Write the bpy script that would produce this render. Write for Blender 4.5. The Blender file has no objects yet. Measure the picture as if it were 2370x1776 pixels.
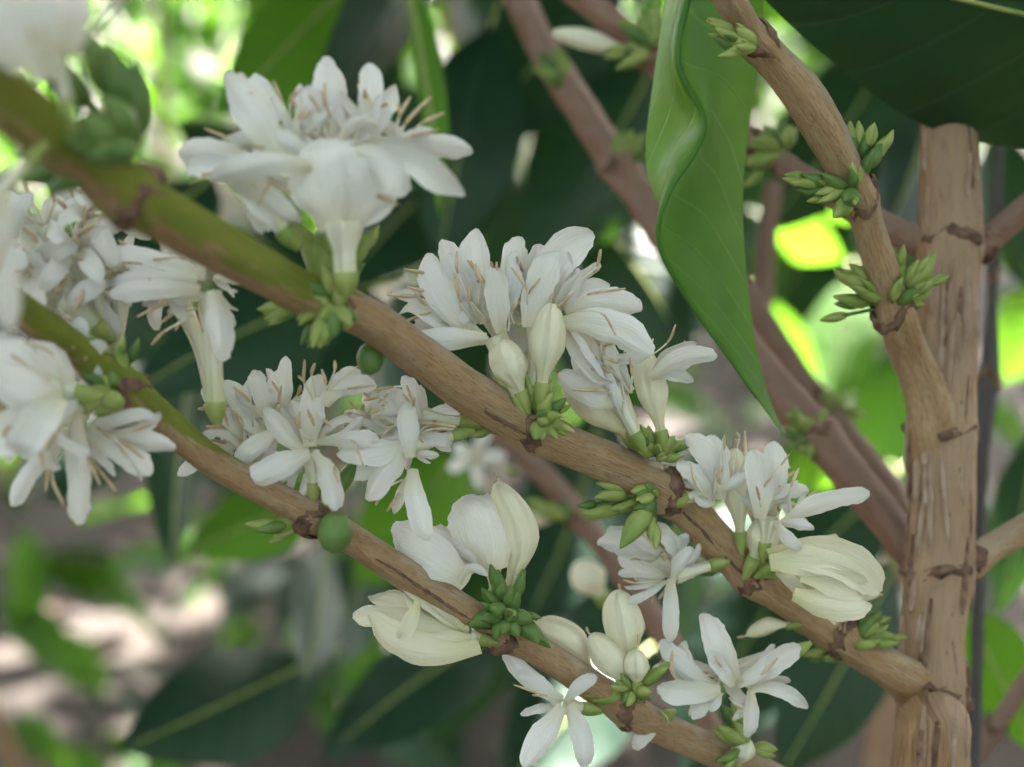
import bpy, math, random
import numpy as np
from mathutils import Vector, Matrix
random.seed(7); np.random.seed(7)
sc = bpy.context.scene
col = sc.collection
R = math.radians

# ---------------------------------------------------------------- camera, sky, sun, exposure
CAM_H, PITCH, HFOV, FOCUS = 0.90, 18.0, 40.0, 0.242
cd = bpy.data.cameras.new('camera'); cam = bpy.data.objects.new('camera', cd); col.objects.link(cam)
cam.location = (0, 0, CAM_H); cam.rotation_euler = (R(90 - PITCH), 0, 0)
cd.sensor_width = 36; cd.lens = 18 / math.tan(R(HFOV / 2))
cd.clip_start = 0.01; cd.clip_end = 400
cd.dof.use_dof = True; cd.dof.focus_distance = FOCUS; cd.dof.aperture_fstop = 9.5
sc.camera = cam
SUN_EL, SUN_AZ = 43.0, 14.0          # azimuth from +Y towards +X
SD = Vector((math.sin(R(SUN_AZ)) * math.cos(R(SUN_EL)), math.cos(R(SUN_AZ)) * math.cos(R(SUN_EL)), math.sin(R(SUN_EL))))
world = bpy.data.worlds.new('World'); sc.world = world; world.use_nodes = True
wn = world.node_tree.nodes; wl = world.node_tree.links
sky = wn.new('ShaderNodeTexSky'); sky.sky_type = 'NISHITA'; sky.sun_disc = False
sky.sun_elevation = R(SUN_EL); sky.sun_rotation = R(SUN_AZ); sky.dust_density = 6.0; sky.air_density = 0.75; sky.ozone_density = 0.6
hz = wn.new('ShaderNodeHueSaturation'); hz.inputs['Saturation'].default_value = 0.46     # thin white haze over the whole sky
wl.new(sky.outputs[0], hz.inputs['Color']); wl.new(hz.outputs[0], wn['Background'].inputs[0]); wn['Background'].inputs[1].default_value = 0.06
sl = bpy.data.lights.new('sun', 'SUN'); sun = bpy.data.objects.new('sun', sl); col.objects.link(sun)
sl.energy = 5.0; sl.angle = R(0.5); sl.color = (1, 0.95, 0.87)
sun.rotation_euler = SD.to_track_quat('Z', 'Y').to_euler()
vs = sc.view_settings; vs.view_transform = 'Standard'; vs.look = 'None'; vs.gamma = 1; vs.exposure = 4.55
sc.render.engine = 'CYCLES'
sc.cycles.use_denoising = True; sc.cycles.max_bounces = 6; sc.cycles.diffuse_bounces = 3; sc.cycles.transmission_bounces = 4; sc.cycles.glossy_bounces = 2; sc.cycles.sample_clamp_indirect = 4
sc.cycles.use_adaptive_sampling = True; sc.cycles.adaptive_threshold = 0.03
sc.cycles.transparent_max_bounces = 8

# ---------------------------------------------------------------- geometry helpers
W0 = 2370.0; H0 = 1776.0; F = (W0 / 2) / math.tan(R(HFOV / 2))
RM = np.array(cam.rotation_euler.to_matrix()); CP = np.array(cam.location)
def P(u, v, d):
    """point seen at photograph position (u, v) at depth d (metres along the lens axis)"""
    return CP + RM @ np.array([(u - W0 / 2) / F * d, -(v - H0 / 2) / F * d, -d])
def win(x, y, k): return lambda a, b: (x + a * k, y + b * k)
V = win(0, 0, 1.0714); WA = win(400, 120, .3166); WB = win(880, 520, .3618); WC = win(1360, 960, .3166)
WD = win(420, 800, .3166); WE = win(0, 430, .3166); WF = win(780, 1050, .3166); WG = win(1150, 1251, .3166)
W1 = win(0, 0, .3618); W3 = win(1570, 0, .3618); W4 = win(0, 580, .3618); W6 = win(1570, 580, .3618)
def nrm(a): return a / (np.linalg.norm(a) + 1e-12)
def rot(v, k, a): return v * math.cos(a) + np.cross(k, v) * math.sin(a) + k * np.dot(k, v) * (1 - math.cos(a))
def smooth(x): x = min(1, max(0, x)); return x * x * (3 - 2 * x)

def link(name, me, mat=None, parent=None, label=None, cat=None, group=None, kind=None):
    o = bpy.data.objects.new(name, me); col.objects.link(o)
    if me is not None and mat is not None and len(me.materials) == 0:
        for m in (mat if isinstance(mat, (list, tuple)) else [mat]): me.materials.append(m)
    if parent is not None:
        o.parent = parent; o.matrix_parent_inverse = Matrix.Translation(-parent_world(parent))
    for k, val in (('label', label), ('category', cat), ('group', group), ('kind', kind)):
        if val: o[k] = val
    return o
def parent_world(p):
    v = Vector(p.location); q = p.parent
    return v if q is None else v + Vector((0, 0, 0))
def empty(name, loc, label=None, cat=None, group=None, parent=None):
    o = link(name, None, None, None, label, cat, group); o.location = Vector(loc)
    if parent is not None:
        o.parent = parent; o.matrix_parent_inverse = Matrix.Translation(-parent_world(parent))
    o.empty_display_size = 0.01
    return o

def grid_mesh(name, V3, uv=None, closed=False, attrs=None, matidx=None):
    """V3: (n, m, 3) grid of points -> mesh; closed joins the last column to the first"""
    n, m = V3.shape[:2]
    me = bpy.data.meshes.new(name)
    idx = np.arange(n * m).reshape(n, m)
    if closed: b = np.roll(idx, -1, axis=1)
    else: b = idx[:, 1:]; 
    a = idx if closed else idx[:, :-1]
    q = np.stack([a[:-1], b[:-1], b[1:], a[1:]], -1).reshape(-1, 4)
    me.from_pydata(V3.reshape(-1, 3).tolist(), [], q.tolist())
    me.polygons.foreach_set('use_smooth', [True] * len(me.polygons))
    if uv is not None:
        lay = me.uv_layers.new(name='UVMap'); u = uv.reshape(-1, 2)
        li = np.empty(len(me.loops), int); me.loops.foreach_get('vertex_index', li)
        lay.data.foreach_set('uv', u[li].astype(np.float32).ravel())
    for k, val in (attrs or {}).items():
        if val.ndim == 3:
            at = me.attributes.new(k, 'FLOAT_VECTOR', 'POINT'); at.data.foreach_set('vector', val.reshape(-1).astype(np.float32))
        else:
            at = me.attributes.new(k, 'FLOAT', 'POINT'); at.data.foreach_set('value', val.reshape(-1).astype(np.float32))
    if matidx is not None: me.polygons.foreach_set('material_index', matidx)
    me.update()
    return me
def join_meshes(name, parts):
    """parts: list of (verts (k,3), faces list, matindex, uv (k,2) or None)"""
    vs_, fs, mi, uvs, off = [], [], [], [], 0
    for v, f, m, uv in parts:
        vs_.append(v); fs += [[i + off for i in q] for q in f]; mi += [m] * len(f)
        uvs.append(uv if uv is not None else np.zeros((len(v), 2))); off += len(v)
    me = bpy.data.meshes.new(name); me.from_pydata(np.concatenate(vs_).tolist(), [], fs)
    me.polygons.foreach_set('use_smooth', [True] * len(fs)); me.polygons.foreach_set('material_index', mi)
    uv = np.concatenate(uvs); lay = me.uv_layers.new(name='UVMap')
    li = np.empty(len(me.loops), int); me.loops.foreach_get('vertex_index', li)
    lay.data.foreach_set('uv', uv[li].astype(np.float32).ravel()); me.update()
    return me
def gridpart(V3, m=0, uv=None, closed=False):
    n, k = V3.shape[:2]; idx = np.arange(n * k).reshape(n, k)
    a = idx if closed else idx[:, :-1]; b = np.roll(idx, -1, axis=1) if closed else idx[:, 1:]
    q = np.stack([a[:-1], b[:-1], b[1:], a[1:]], -1).reshape(-1, 4)
    return (V3.reshape(-1, 3), q.tolist(), m, None if uv is None else uv.reshape(-1, 2))

def catmull(pts, n):
    pts = [np.array(p, float) for p in pts]
    pts = [2 * pts[0] - pts[1]] + pts + [2 * pts[-1] - pts[-2]]
    out = []; seg = len(pts) - 3
    for i in range(n + 1):
        t = i / n * seg; k = min(int(t), seg - 1); t -= k
        p0, p1, p2, p3 = pts[k:k + 4]
        out.append(.5 * (2 * p1 + (p2 - p0) * t + (2 * p0 - 5 * p1 + 4 * p2 - p3) * t * t + (3 * p1 - p0 - 3 * p2 + p3) * t ** 3))
    return np.array(out)
def frames(C):
    T = np.gradient(C, axis=0); T /= np.linalg.norm(T, axis=1)[:, None] + 1e-12
    up = np.array([0, 0, 1.]) if abs(T[0][2]) < .85 else np.array([0, -1., 0])
    N = []; n = nrm(up - T[0] * np.dot(up, T[0]))
    for t in T:
        n = nrm(n - t * np.dot(n, t)); N.append(n)
    N = np.array(N); return T, N, np.cross(T, N)
def tube_grid(C, r, k=12, caps=True):
    T, N, B = frames(C); r = np.broadcast_to(np.asarray(r, float), (len(C),)) if np.ndim(r) < 2 else r
    th = np.linspace(0, 2 * math.pi, k, endpoint=False)
    rr = r if np.ndim(r) == 2 else np.repeat(r[:, None], k, 1)
    G = C[:, None] + rr[..., None] * (np.cos(th)[None, :, None] * N[:, None] + np.sin(th)[None, :, None] * B[:, None])
    if caps:
        G = np.concatenate([np.repeat(C[:1, None], k, 1), G, np.repeat(C[-1:, None], k, 1)])
    return G

# ---------------------------------------------------------------- materials
def mat(name):
    m = bpy.data.materials.new(name); m.use_nodes = True
    nt = m.node_tree; nt.nodes.clear()
    return m, nt
class NB:
    def __init__(s, name): s.m, s.t = mat(name); s.out = s.n('OutputMaterial')
    def n(s, typ, **kw):
        nd = s.t.nodes.new('ShaderNode' + typ)
        for k, v in kw.items():
            if k.startswith('i_'):
                key = k[2:]; key = int(key) if key.isdigit() else key.replace('_', ' ')
                nd.inputs[key].default_value = v
            else: setattr(nd, k, v)
        return nd
    def l(s, a, b): s.t.links.new(a, b)
    def math(s, op, a, b=None, c=None):
        nd = s.n('Math', operation=op)
        for i, x in enumerate((a, b, c)):
            if x is None: continue
            if isinstance(x, (int, float)): nd.inputs[i].default_value = x
            else: s.l(x, nd.inputs[i])
        return nd.outputs[0]
    def noise(s, vec, scale, detail=4, rough=.55, dist=0):
        nd = s.n('TexNoise'); nd.inputs['Scale'].default_value = scale; nd.inputs['Detail'].default_value = detail
        nd.inputs['Roughness'].default_value = rough; nd.inputs['Distortion'].default_value = dist
        if vec is not None: s.l(vec, nd.inputs['Vector'])
        return nd.outputs['Fac']
    def mix(s, f, a, b):
        nd = s.n('Mix', data_type='RGBA')
        for x, i in ((f, 0), (a, 6), (b, 7)):
            if isinstance(x, (int, float)): nd.inputs[i].default_value = x
            elif isinstance(x, tuple): nd.inputs[i].default_value = (*x, 1)
            else: s.l(x, nd.inputs[i])
        return nd.outputs[2]
    def ramp(s, f, stops):
        nd = s.n('ValToRGB'); e = nd.color_ramp.elements
        while len(e) < len(stops): e.new(.5)
        for el, (p, c) in zip(e, stops): el.position = p; el.color = (*c, 1) if isinstance(c, tuple) else (c, c, c, 1)
        s.l(f, nd.inputs[0]); return nd.outputs[0]
    def mapping(s, vec, scale):
        nd = s.n('Mapping'); nd.inputs['Scale'].default_value = scale; s.l(vec, nd.inputs[0]); return nd.outputs[0]
    def bump(s, h, strength, dist):
        nd = s.n('Bump'); nd.inputs['Strength'].default_value = strength; nd.inputs['Distance'].default_value = dist
        s.l(h, nd.inputs['Height']); return nd.outputs[0]
    def bsdf(s, colr, rough=.5, spec=.4, normal=None, trans=None, tw=0., sss=0):
        p = s.n('BsdfPrincipled'); p.inputs['Roughness'].default_value = rough if isinstance(rough, (int, float)) else .5
        if not isinstance(rough, (int, float)): s.l(rough, p.inputs['Roughness'])
        p.inputs['Specular IOR Level'].default_value = spec
        if isinstance(colr, tuple): p.inputs['Base Color'].default_value = (*colr, 1)
        else: s.l(colr, p.inputs['Base Color'])
        if normal is not None: s.l(normal, p.inputs['Normal'])
        o = p.outputs[0]
        if trans is not None:
            tr = s.n('BsdfTranslucent')
            if isinstance(trans, tuple): tr.inputs[0].default_value = (*trans, 1)
            else: s.l(trans, tr.inputs[0])
            mx = s.n('MixShader'); mx.inputs[0].default_value = tw; s.l(o, mx.inputs[1]); s.l(tr.outputs[0], mx.inputs[2]); o = mx.outputs[0]
        s.l(o, s.out.inputs[0]); return s.m

def petal_mat(name, tipc, basec, brown, tw=.24):
    b = NB(name); tc = b.n('TexCoord'); uv = tc.outputs['UV']; ob = tc.outputs['Object']
    sp = b.n('SeparateXYZ'); b.l(uv, sp.inputs[0]); x, s = sp.outputs[0], sp.outputs[1]
    f = b.ramp(s, [(0, 0.), (.4, 1.)])
    c = b.mix(f, basec, tipc)
    oi = b.n('ObjectInfo'); add = b.n('VectorMath', operation='ADD'); b.l(ob, add.inputs[0])
    comb = b.n('CombineXYZ'); b.l(oi.outputs['Random'], comb.inputs[0]); b.l(comb.outputs[0], add.inputs[1])
    nz = b.noise(add.outputs[0], 170, 3)
    c = b.mix(b.math('MULTIPLY', b.ramp(nz, [(.45, 0.), (.75, 1.)]), .35), c, basec)
    vn = b.noise(b.mapping(uv, (16, .7, 1)), 2.2, 4, .6)
    c = b.mix(b.math('MULTIPLY', b.ramp(vn, [(.42, 0.), (.66, 1.)]), .30), c, (basec[0] * .88, basec[1] * .86, basec[2] * .80))
    edge = b.math('ABSOLUTE', b.math('SUBTRACT', x, .5))
    e2 = b.math('ADD', b.math('MULTIPLY', edge, 1.2), b.math('MULTIPLY', s, .55))
    br = b.math('MULTIPLY', b.ramp(b.math('ADD', e2, b.math('MULTIPLY', b.noise(add.outputs[0], 260, 4), .5)), [(1.12, 0.), (1.0, 0.)] if brown <= 0 else [(1.22 - brown, 0.), (1.40 - brown, 1.)]), .8)
    c = b.mix(br, c, (.36, .19, .075))
    w = b.math('SINE', b.math('MULTIPLY', x, 62)); h = b.math('ADD', b.noise(b.mapping(uv, (7, 1.1, 1)), 3.0, 4), b.math('MULTIPLY', b.noise(add.outputs[0], 420, 3), .6))
    return b.bsdf(c, .55, .3, b.bump(h, .7, .0006), c, tw)
M = {}
M['petal'] = petal_mat('petal_white', (.83, .82, .79), (.75, .71, .52), 0.0)
M['petal_old'] = petal_mat('petal_ageing', (.81, .79, .75), (.73, .67, .47), .165)
M['cream'] = petal_mat('bud_cream', (.85, .81, .63), (.74, .71, .40), 0.06)
M['tube'] = petal_mat('corolla_tube', (.84, .82, .68), (.66, .66, .34), 0.0)

def simple(name, c1, c2, scale, rough, spec=.3, bumpd=.0003, trans=None, tw=0):
    b = NB(name); tc = b.n('TexCoord'); nz = b.noise(tc.outputs['Object'], scale, 5, .6)
    c = b.mix(b.ramp(nz, [(.35, 0.), (.65, 1.)]), c1, c2)
    return b.bsdf(c, rough, spec, b.bump(nz, .5, bumpd), trans, tw)
M['filament'] = simple('filament_white', (.80, .78, .66), (.72, .66, .48), 300, .5, trans=(.8, .75, .6), tw=.2)
M['anther'] = simple('anther_tan', (.62, .50, .33), (.42, .28, .16), 400, .7)
M['green_bud'] = simple('bud_green', (.20, .285, .06), (.36, .40, .125), 220, .45, .35, .0002, (.3, .45, .08), .15)
M['green_dark'] = simple('calyx_green', (.06, .13, .025), (.13, .20, .045), 200, .45, .35, .0002)
M['fruit'] = simple('fruit_green', (.07, .14, .03), (.12, .20, .05), 160, .45, .35, .0001)
M['node'] = simple('node_brown', (.075, .042, .03), (.24, .145, .09), 500, .8, .2, .0006)
M['bark_strip'] = simple('bark_strip', (.40, .29, .21), (.24, .15, .10), 300, .75, .2, .0004)
M['crack'] = simple('bark_crack', (.10, .058, .036), (.20, .12, .075), 500, .85, .2, .0004)

def bark_mat(name, c1, c2, c3, green=(.22, .27, .04)):
    b = NB(name)
    at = b.n('Attribute', attribute_name='bk'); g = b.n('Attribute', attribute_name='grn')
    v = at.outputs['Vector']
    fine = b.noise(b.mapping(v, (5, 5, 1.2)), 3.2, 6, .65)
    big = b.noise(b.mapping(v, (1.1, 1.1, .8)), 1.6, 4, .6, .3)
    streak = b.noise(b.mapping(v, (9, 9, .35)), 2.0, 5, .6)
    c = b.mix(b.ramp(big, [(.32, 0.), (.68, 1.)]), c1, c2)
    c = b.mix(b.math('MULTIPLY', b.ramp(streak, [(.5, 0.), (.72, 1.)]), .75), c, c3)
    c = b.mix(b.math('MULTIPLY', b.ramp(fine, [(.50, 0.), (.68, 1.)]), .75), c, (c1[0] * .42, c1[1] * .38, c1[2] * .38))
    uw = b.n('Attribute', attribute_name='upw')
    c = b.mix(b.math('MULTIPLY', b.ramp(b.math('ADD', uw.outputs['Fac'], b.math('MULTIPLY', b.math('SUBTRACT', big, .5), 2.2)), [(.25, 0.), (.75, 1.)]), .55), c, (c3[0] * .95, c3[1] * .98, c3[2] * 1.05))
    lent = b.n('TexVoronoi'); lent.inputs['Scale'].default_value = 2.2; b.l(b.mapping(v, (1.6, 1.6, 1.1)), lent.inputs['Vector'])
    c = b.mix(b.ramp(lent.outputs['Distance'], [(.05, 1.), (.10, 0.)]), c, (.09, .05, .035))
    gm = b.math('ADD', g.outputs['Fac'], b.math('MULTIPLY', b.math('SUBTRACT', b.noise(b.mapping(v, (1.5, 1.5, .6)), 2.5, 5), .5), 1.5))
    gc = b.mix(b.ramp(big, [(.35, 0.), (.65, 1.)]), green, (green[0] * 1.35, green[1] * 1.15, green[2] * 1.1))
    c = b.mix(b.ramp(gm, [(.42, 0.), (.62, 1.)]), c, gc)
    h = b.math('ADD', b.math('MULTIPLY', streak, 1.0), b.math('MULTIPLY', fine, .6))
    return b.bsdf(c, .68, .25, b.bump(h, .9, .0011))
M['bark'] = bark_mat('bark_branch', (.50, .30, .145), (.57, .385, .21), (.60, .48, .335))
M['bark_trunk'] = bark_mat('bark_trunk', (.34, .19, .088), (.46, .28, .15), (.51, .355, .22))
M['bark_red'] = bark_mat('bark_reddish', (.30, .155, .095), (.37, .21, .14), (.42, .28, .20))
M['bark_dark'] = bark_mat('bark_dark', (.09, .075, .07), (.14, .12, .11), (.20, .175, .16))

def leaf_mat(name, c1, c2, vein, trans, tw, rough=.33, k=8., spec=.28):
    b = NB(name); tc = b.n('TexCoord'); sp = b.n('SeparateXYZ'); b.l(tc.outputs['UV'], sp.inputs[0])
    x = b.math('ABSOLUTE', b.math('SUBTRACT', sp.outputs[0], .5)); s = sp.outputs[1]
    ph = b.math('FRACT', b.math('MULTIPLY', b.math('SUBTRACT', s, b.math('MULTIPLY', x, .34)), k))
    side = b.ramp(b.math('ABSOLUTE', b.math('SUBTRACT', ph, .5)), [(.0, 1.), (.055, 0.)])
    mid = b.ramp(x, [(.012, 1.), (.03, 0.)])
    nz = b.noise(tc.outputs['Object'], 38, 5, .6); fine = b.noise(tc.outputs['Object'], 420, 3)
    c = b.mix(b.ramp(nz, [(.35, 0.), (.65, 1.)]), c1, c2)
    vn = b.math('MAXIMUM', b.math('MULTIPLY', side, .55), mid)
    c = b.mix(vn, c, vein)
    tcol = b.mix(vn, trans, (trans[0] * .7, trans[1] * .75, trans[2]))
    rg = b.math('ADD', rough - .06, b.math('MULTIPLY', nz, .16))
    h = b.math('ADD', b.math('MULTIPLY', vn, -.6), b.math('MULTIPLY', fine, .35))
    return b.bsdf(c, rg, spec, b.bump(h, .5, .0006), tcol, tw)
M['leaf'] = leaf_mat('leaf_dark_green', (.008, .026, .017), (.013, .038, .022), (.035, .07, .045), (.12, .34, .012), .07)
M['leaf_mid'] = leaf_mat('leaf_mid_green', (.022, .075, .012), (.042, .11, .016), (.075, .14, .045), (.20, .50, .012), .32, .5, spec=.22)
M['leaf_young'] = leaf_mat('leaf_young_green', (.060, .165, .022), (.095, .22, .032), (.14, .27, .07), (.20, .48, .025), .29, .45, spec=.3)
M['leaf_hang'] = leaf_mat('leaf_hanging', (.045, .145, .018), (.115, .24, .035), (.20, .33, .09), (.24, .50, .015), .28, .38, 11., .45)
M['litter'] = simple('litter_dry', (.30, .21, .17), (.18, .125, .10), 25, .8, .2, .001)
M['litter_pale'] = simple('litter_pale', (.46, .34, .28), (.32, .235, .19), 25, .8, .2, .001)

def soil_mat():
    b = NB('soil'); tc = b.n('TexCoord'); o = tc.outputs['Object']
    a = b.noise(o, 6, 8, .65); f = b.noise(o, 60, 6, .7)
    c = b.mix(b.ramp(a, [(.35, 0.), (.65, 1.)]), (.018, .0145, .013), (.036, .028, .024))
    c = b.mix(b.math('MULTIPLY', b.ramp(f, [(.45, 0.), (.7, 1.)]), .6), c, (.10, .075, .06))
    return b.bsdf(c, .9, .2, b.bump(f, .8, .01))
M['soil'] = soil_mat()

# ---------------------------------------------------------------- sheets (petals, leaves), tubes, buds
def prof_petal(s):
    a = .50 + .50 * smooth(s / .45)
    if s > .64: a *= max(0.02, 1 - ((s - .64) / .365) ** 2.3) ** .58
    return a
def prof_strap(s):
    a = .55 + .45 * smooth(s / .4)
    if s > .80: a *= max(0.02, 1 - ((s - .80) / .205) ** 2.8) ** .5
    return a
def prof_leaf(s):
    return max(.004, math.sin(math.pi * min(1, s ** .92)) ** .85 * (1 - .25 * s) + .0) if s < 1 else .004
PROF = {'petal': prof_petal, 'strap': prof_strap, 'leaf': prof_leaf}
def sheet_grid(b0, b1, b2, width, roll=0., cup=.25, twist=0., wave=.06, prof='petal', nu=11, nv=7, fold=0., corr=0., rnd=None, curl=0., kv=8.):
    rnd = rnd or random
    S = np.linspace(0, 1, nu) if prof != 'petal' else 1 - (1 - np.linspace(0, 1, nu)) ** 1.25
    X = np.linspace(-1, 1, nv); C = []; T = []
    for s in S:
        C.append((1 - s) ** 2 * b0 + 2 * s * (1 - s) * b1 + s * s * b2)
        T.append(nrm(2 * (1 - s) * (b1 - b0) + 2 * s * (b2 - b1)))
    G = np.zeros((nu, nv, 3)); UV = np.zeros((nu, nv, 2)); pf = PROF[prof]
    p1, p2, p3 = rnd.uniform(0, 6.3), rnd.uniform(0, 6.3), rnd.uniform(0, 6.3); fq = rnd.uniform(5, 9); keel = rnd.uniform(-.22, .22) if prof != 'leaf' else 0; sw = (rnd.uniform(-.07, .07) if prof != 'leaf' else rnd.uniform(-.03, .03)) * width
    for i, s in enumerate(S):
        view = nrm(CP - C[i]); a0 = np.cross(T[i], view)
        if np.linalg.norm(a0) < .15: a0 = np.cross(T[i], RM @ np.array([0, 1., 0]))
        a = rot(nrm(a0), T[i], R(roll + twist * (s - .4))); n = np.cross(a, T[i]); n = nrm(n)
        w = pf(s) * width / 2
        for j, x in enumerate(X):
            wv = 1 + wave * (.5 * math.sin(fq * 1.7 * s + (p1 if x > 0 else p2)))
            off = -cup * x * x * w + wave * width * .55 * math.sin(fq * s + p3 + 1.4 * x) * (abs(x) ** 1.5) * smooth(s * 3)
            off -= fold * abs(x) * w
            off -= curl * width * smooth((s - .7) / .3) ** 2
            if corr: off += corr * width * math.cos(2 * math.pi * kv * (s - .17 * abs(x))) * (abs(x) * 1.6 if abs(x) < .6 else (1 - abs(x)) * 2.4)
            jag = 0. if prof == 'leaf' else rnd.gauss(0, .035) * (abs(x) ** 3) * smooth(s * 1.5) + (rnd.gauss(0, .05) if s > .9 else 0)
            G[i, j] = C[i] + a * (x * w * (wv + jag)) + n * (off + keel * w * (1 - abs(x)) ** 2 + sw * math.sin(4.2 * s + p2)) + T[i] * (jag * w * (1.2 if s > .8 else 0))
            UV[i, j] = ((x + 1) / 2, s)
    return G, UV, np.array(C)
def solid(o, th):
    md = o.modifiers.new('thickness', 'SOLIDIFY'); md.thickness = th; md.offset = 0
def sheet(name, pts, width, m, parent, th=.00028, **kw):
    G, UV, C = sheet_grid(*pts, width, **kw)
    o = link(name, grid_mesh(name, G, UV), m, parent)      # a petal or leaf blade is a thin curved sheet that lets light through
    return o, C

def px_pts(w, p, d, rnd):
    """petal tuple in window pixels -> three bezier points and width in metres"""
    bu, bv, tu, tv, wd = p[:5]
    dzb = p[5] if len(p) > 5 else rnd.uniform(-1, 1); dzt = p[6] if len(p) > 6 else rnd.uniform(-2.5, 2.5)
    bend = p[7] if len(p) > 7 else rnd.uniform(-.12, .12); roll = p[8] if len(p) > 8 else rnd.uniform(-25, 25)
    (u0, v0), (u2, v2) = w(bu, bv), w(tu, tv)
    u2 += (u2 - u0) * .05; v2 += (v2 - v0) * .05
    dx, dy = u2 - u0, v2 - v0
    u1, v1 = (u0 + u2) / 2 + dy * bend * 2, (v0 + v2) / 2 - dx * bend * 2
    k = w(1, 0)[0] - w(0, 0)[0]
    L = math.hypot(dx, dy) * d / F
    dm = (dzb + dzt) / 2000 - .10 * L
    return (P(u0, v0, d + dzb / 1000), P(u1, v1, d + dm), P(u2, v2, d + dzt / 1000)), wd * k * d / F, roll

def stamen(parent, a, b, rnd, r=.00020, name='stamen'):
    mid = (a + b) / 2 + np.array([rnd.uniform(-1, 1), rnd.uniform(-1, 1), rnd.uniform(-.3, 1)]) * .22 * np.linalg.norm(b - a)
    C = catmull([a, mid, b], 10)
    k = 5; e = nrm(C[-1] - C[-2]); L = np.linalg.norm(b - a)
    fil = gridpart(tube_grid(C[:k + 1], r, 6), 0, None, True)
    n = 6; tt = np.linspace(0, 1, n); A = np.array([C[k] + (C[-1] - C[k]) * t + e * .0 for t in tt])
    A = C[k:]; rr = r * (.75 + 1.0 * np.sin(np.linspace(.25, math.pi - .15, len(A))))
    an = gridpart(tube_grid(A, rr, 7), 1, None, True)
    return link(name, join_meshes(name, [fil, an]), [M['filament'], M['anther']], parent)
def style(parent, a, b, rnd, r=.00026):
    C = catmull([a, a * .45 + b * .55 + np.array([rnd.uniform(-1, 1), 0, rnd.uniform(-1, 1)]) * .0006, b], 8)
    parts = [gridpart(tube_grid(C, r, 6), 0, None, True)]
    t = nrm(C[-1] - C[-2]); L = np.linalg.norm(b - a) * .4; s = nrm(np.cross(t, nrm(CP - b)))
    for sg in (-1, 1):
        D = catmull([b - t * .0002, b + t * L * .5 + s * sg * L * .16, b + t * L + s * sg * L * .36], 6)
        parts.append(gridpart(tube_grid(D, np.linspace(r, r * .55, 7), 6), 0, None, True))
    return link('style', join_meshes('style', parts), [M['filament']], parent)

def tube_part(name, parent, a, b, ra, rb, m, bend=0., rnd=random, k=12):
    mid = (a + b) / 2 + np.cross(nrm(b - a), nrm(CP - a)) * bend * np.linalg.norm(b - a)
    C = catmull([a, mid, b], 12); s = np.linspace(0, 1, 13)
    r = ra + (rb - ra) * np.array([smooth((x - .45) / .55) for x in s])
    th = np.linspace(0, 2 * math.pi, k, endpoint=False)
    rr = r[:, None] * (1 + .06 * np.sin(5 * th)[None])
    G = tube_grid(C, rr, k, False)
    uv = np.stack(np.broadcast_arrays(np.linspace(.2, .8, k)[None], s[:, None]), -1)
    return link(name, grid_mesh(name, G, uv, True), m, parent)

def bud_grid(a, b, w, lobes=5, k=20, n=18, twist=.9, shape='bud', bend=.0, rnd=random):
    mid = (a + b) / 2 + np.cross(nrm(b - a), nrm(CP - a)) * bend * np.linalg.norm(b - a)
    C = catmull([a, mid, b], n); s = np.linspace(0, 1, n + 1); th = np.linspace(0, 2 * math.pi, k, endpoint=False)
    if shape == 'bud':      # slender tube below, swollen closed corolla above
        r = np.array([.30 + .10 * x if x < .18 else max(.03, (.34 + .66 * smooth((x - .15) / .40)) * max(0, 1 - max(0, (x - .62) / .40) ** 2.0) ** .62) for x in s])
    else:                   # green bud: pointed ellipsoid
        r = np.array([max(.04, math.sin(math.pi * (x * .88 + .10)) ** .75 * (1.08 - .38 * x)) for x in s])
    ph = th[None] + twist * s[:, None] * 2
    amp = .10 if shape == 'bud' else .13
    rr = r[:, None] * (1 - amp * np.abs(np.sin(ph * lobes / 2)) ** .6 * smooth(1)) * w / 2
    G = tube_grid(C, rr, k, True)
    uv = np.stack(np.broadcast_arrays(np.linspace(.3, .7, k)[None], np.concatenate([[0], s, [1]])[:, None]), -1)
    return G, uv
def bud(parent, a, b, w, m, name='bud', label=None, **kw):
    G, uv = bud_grid(a, b, w, **kw)
    return link(name, grid_mesh(name, G, uv, True), m, parent, label)
def calyx(parent, a, b, r):
    """small green cup at the foot of a corolla"""
    C = catmull([a, (a + b) / 2, b], 8); s = np.linspace(0, 1, 9)
    rr = r * np.array([.35, .5, .68, .85, .97, 1.05, 1.08, 1.08, 1.1])
    return link('calyx', grid_mesh('calyx', tube_grid(C, rr, 10), None, True), M['green_bud'], parent)

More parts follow.
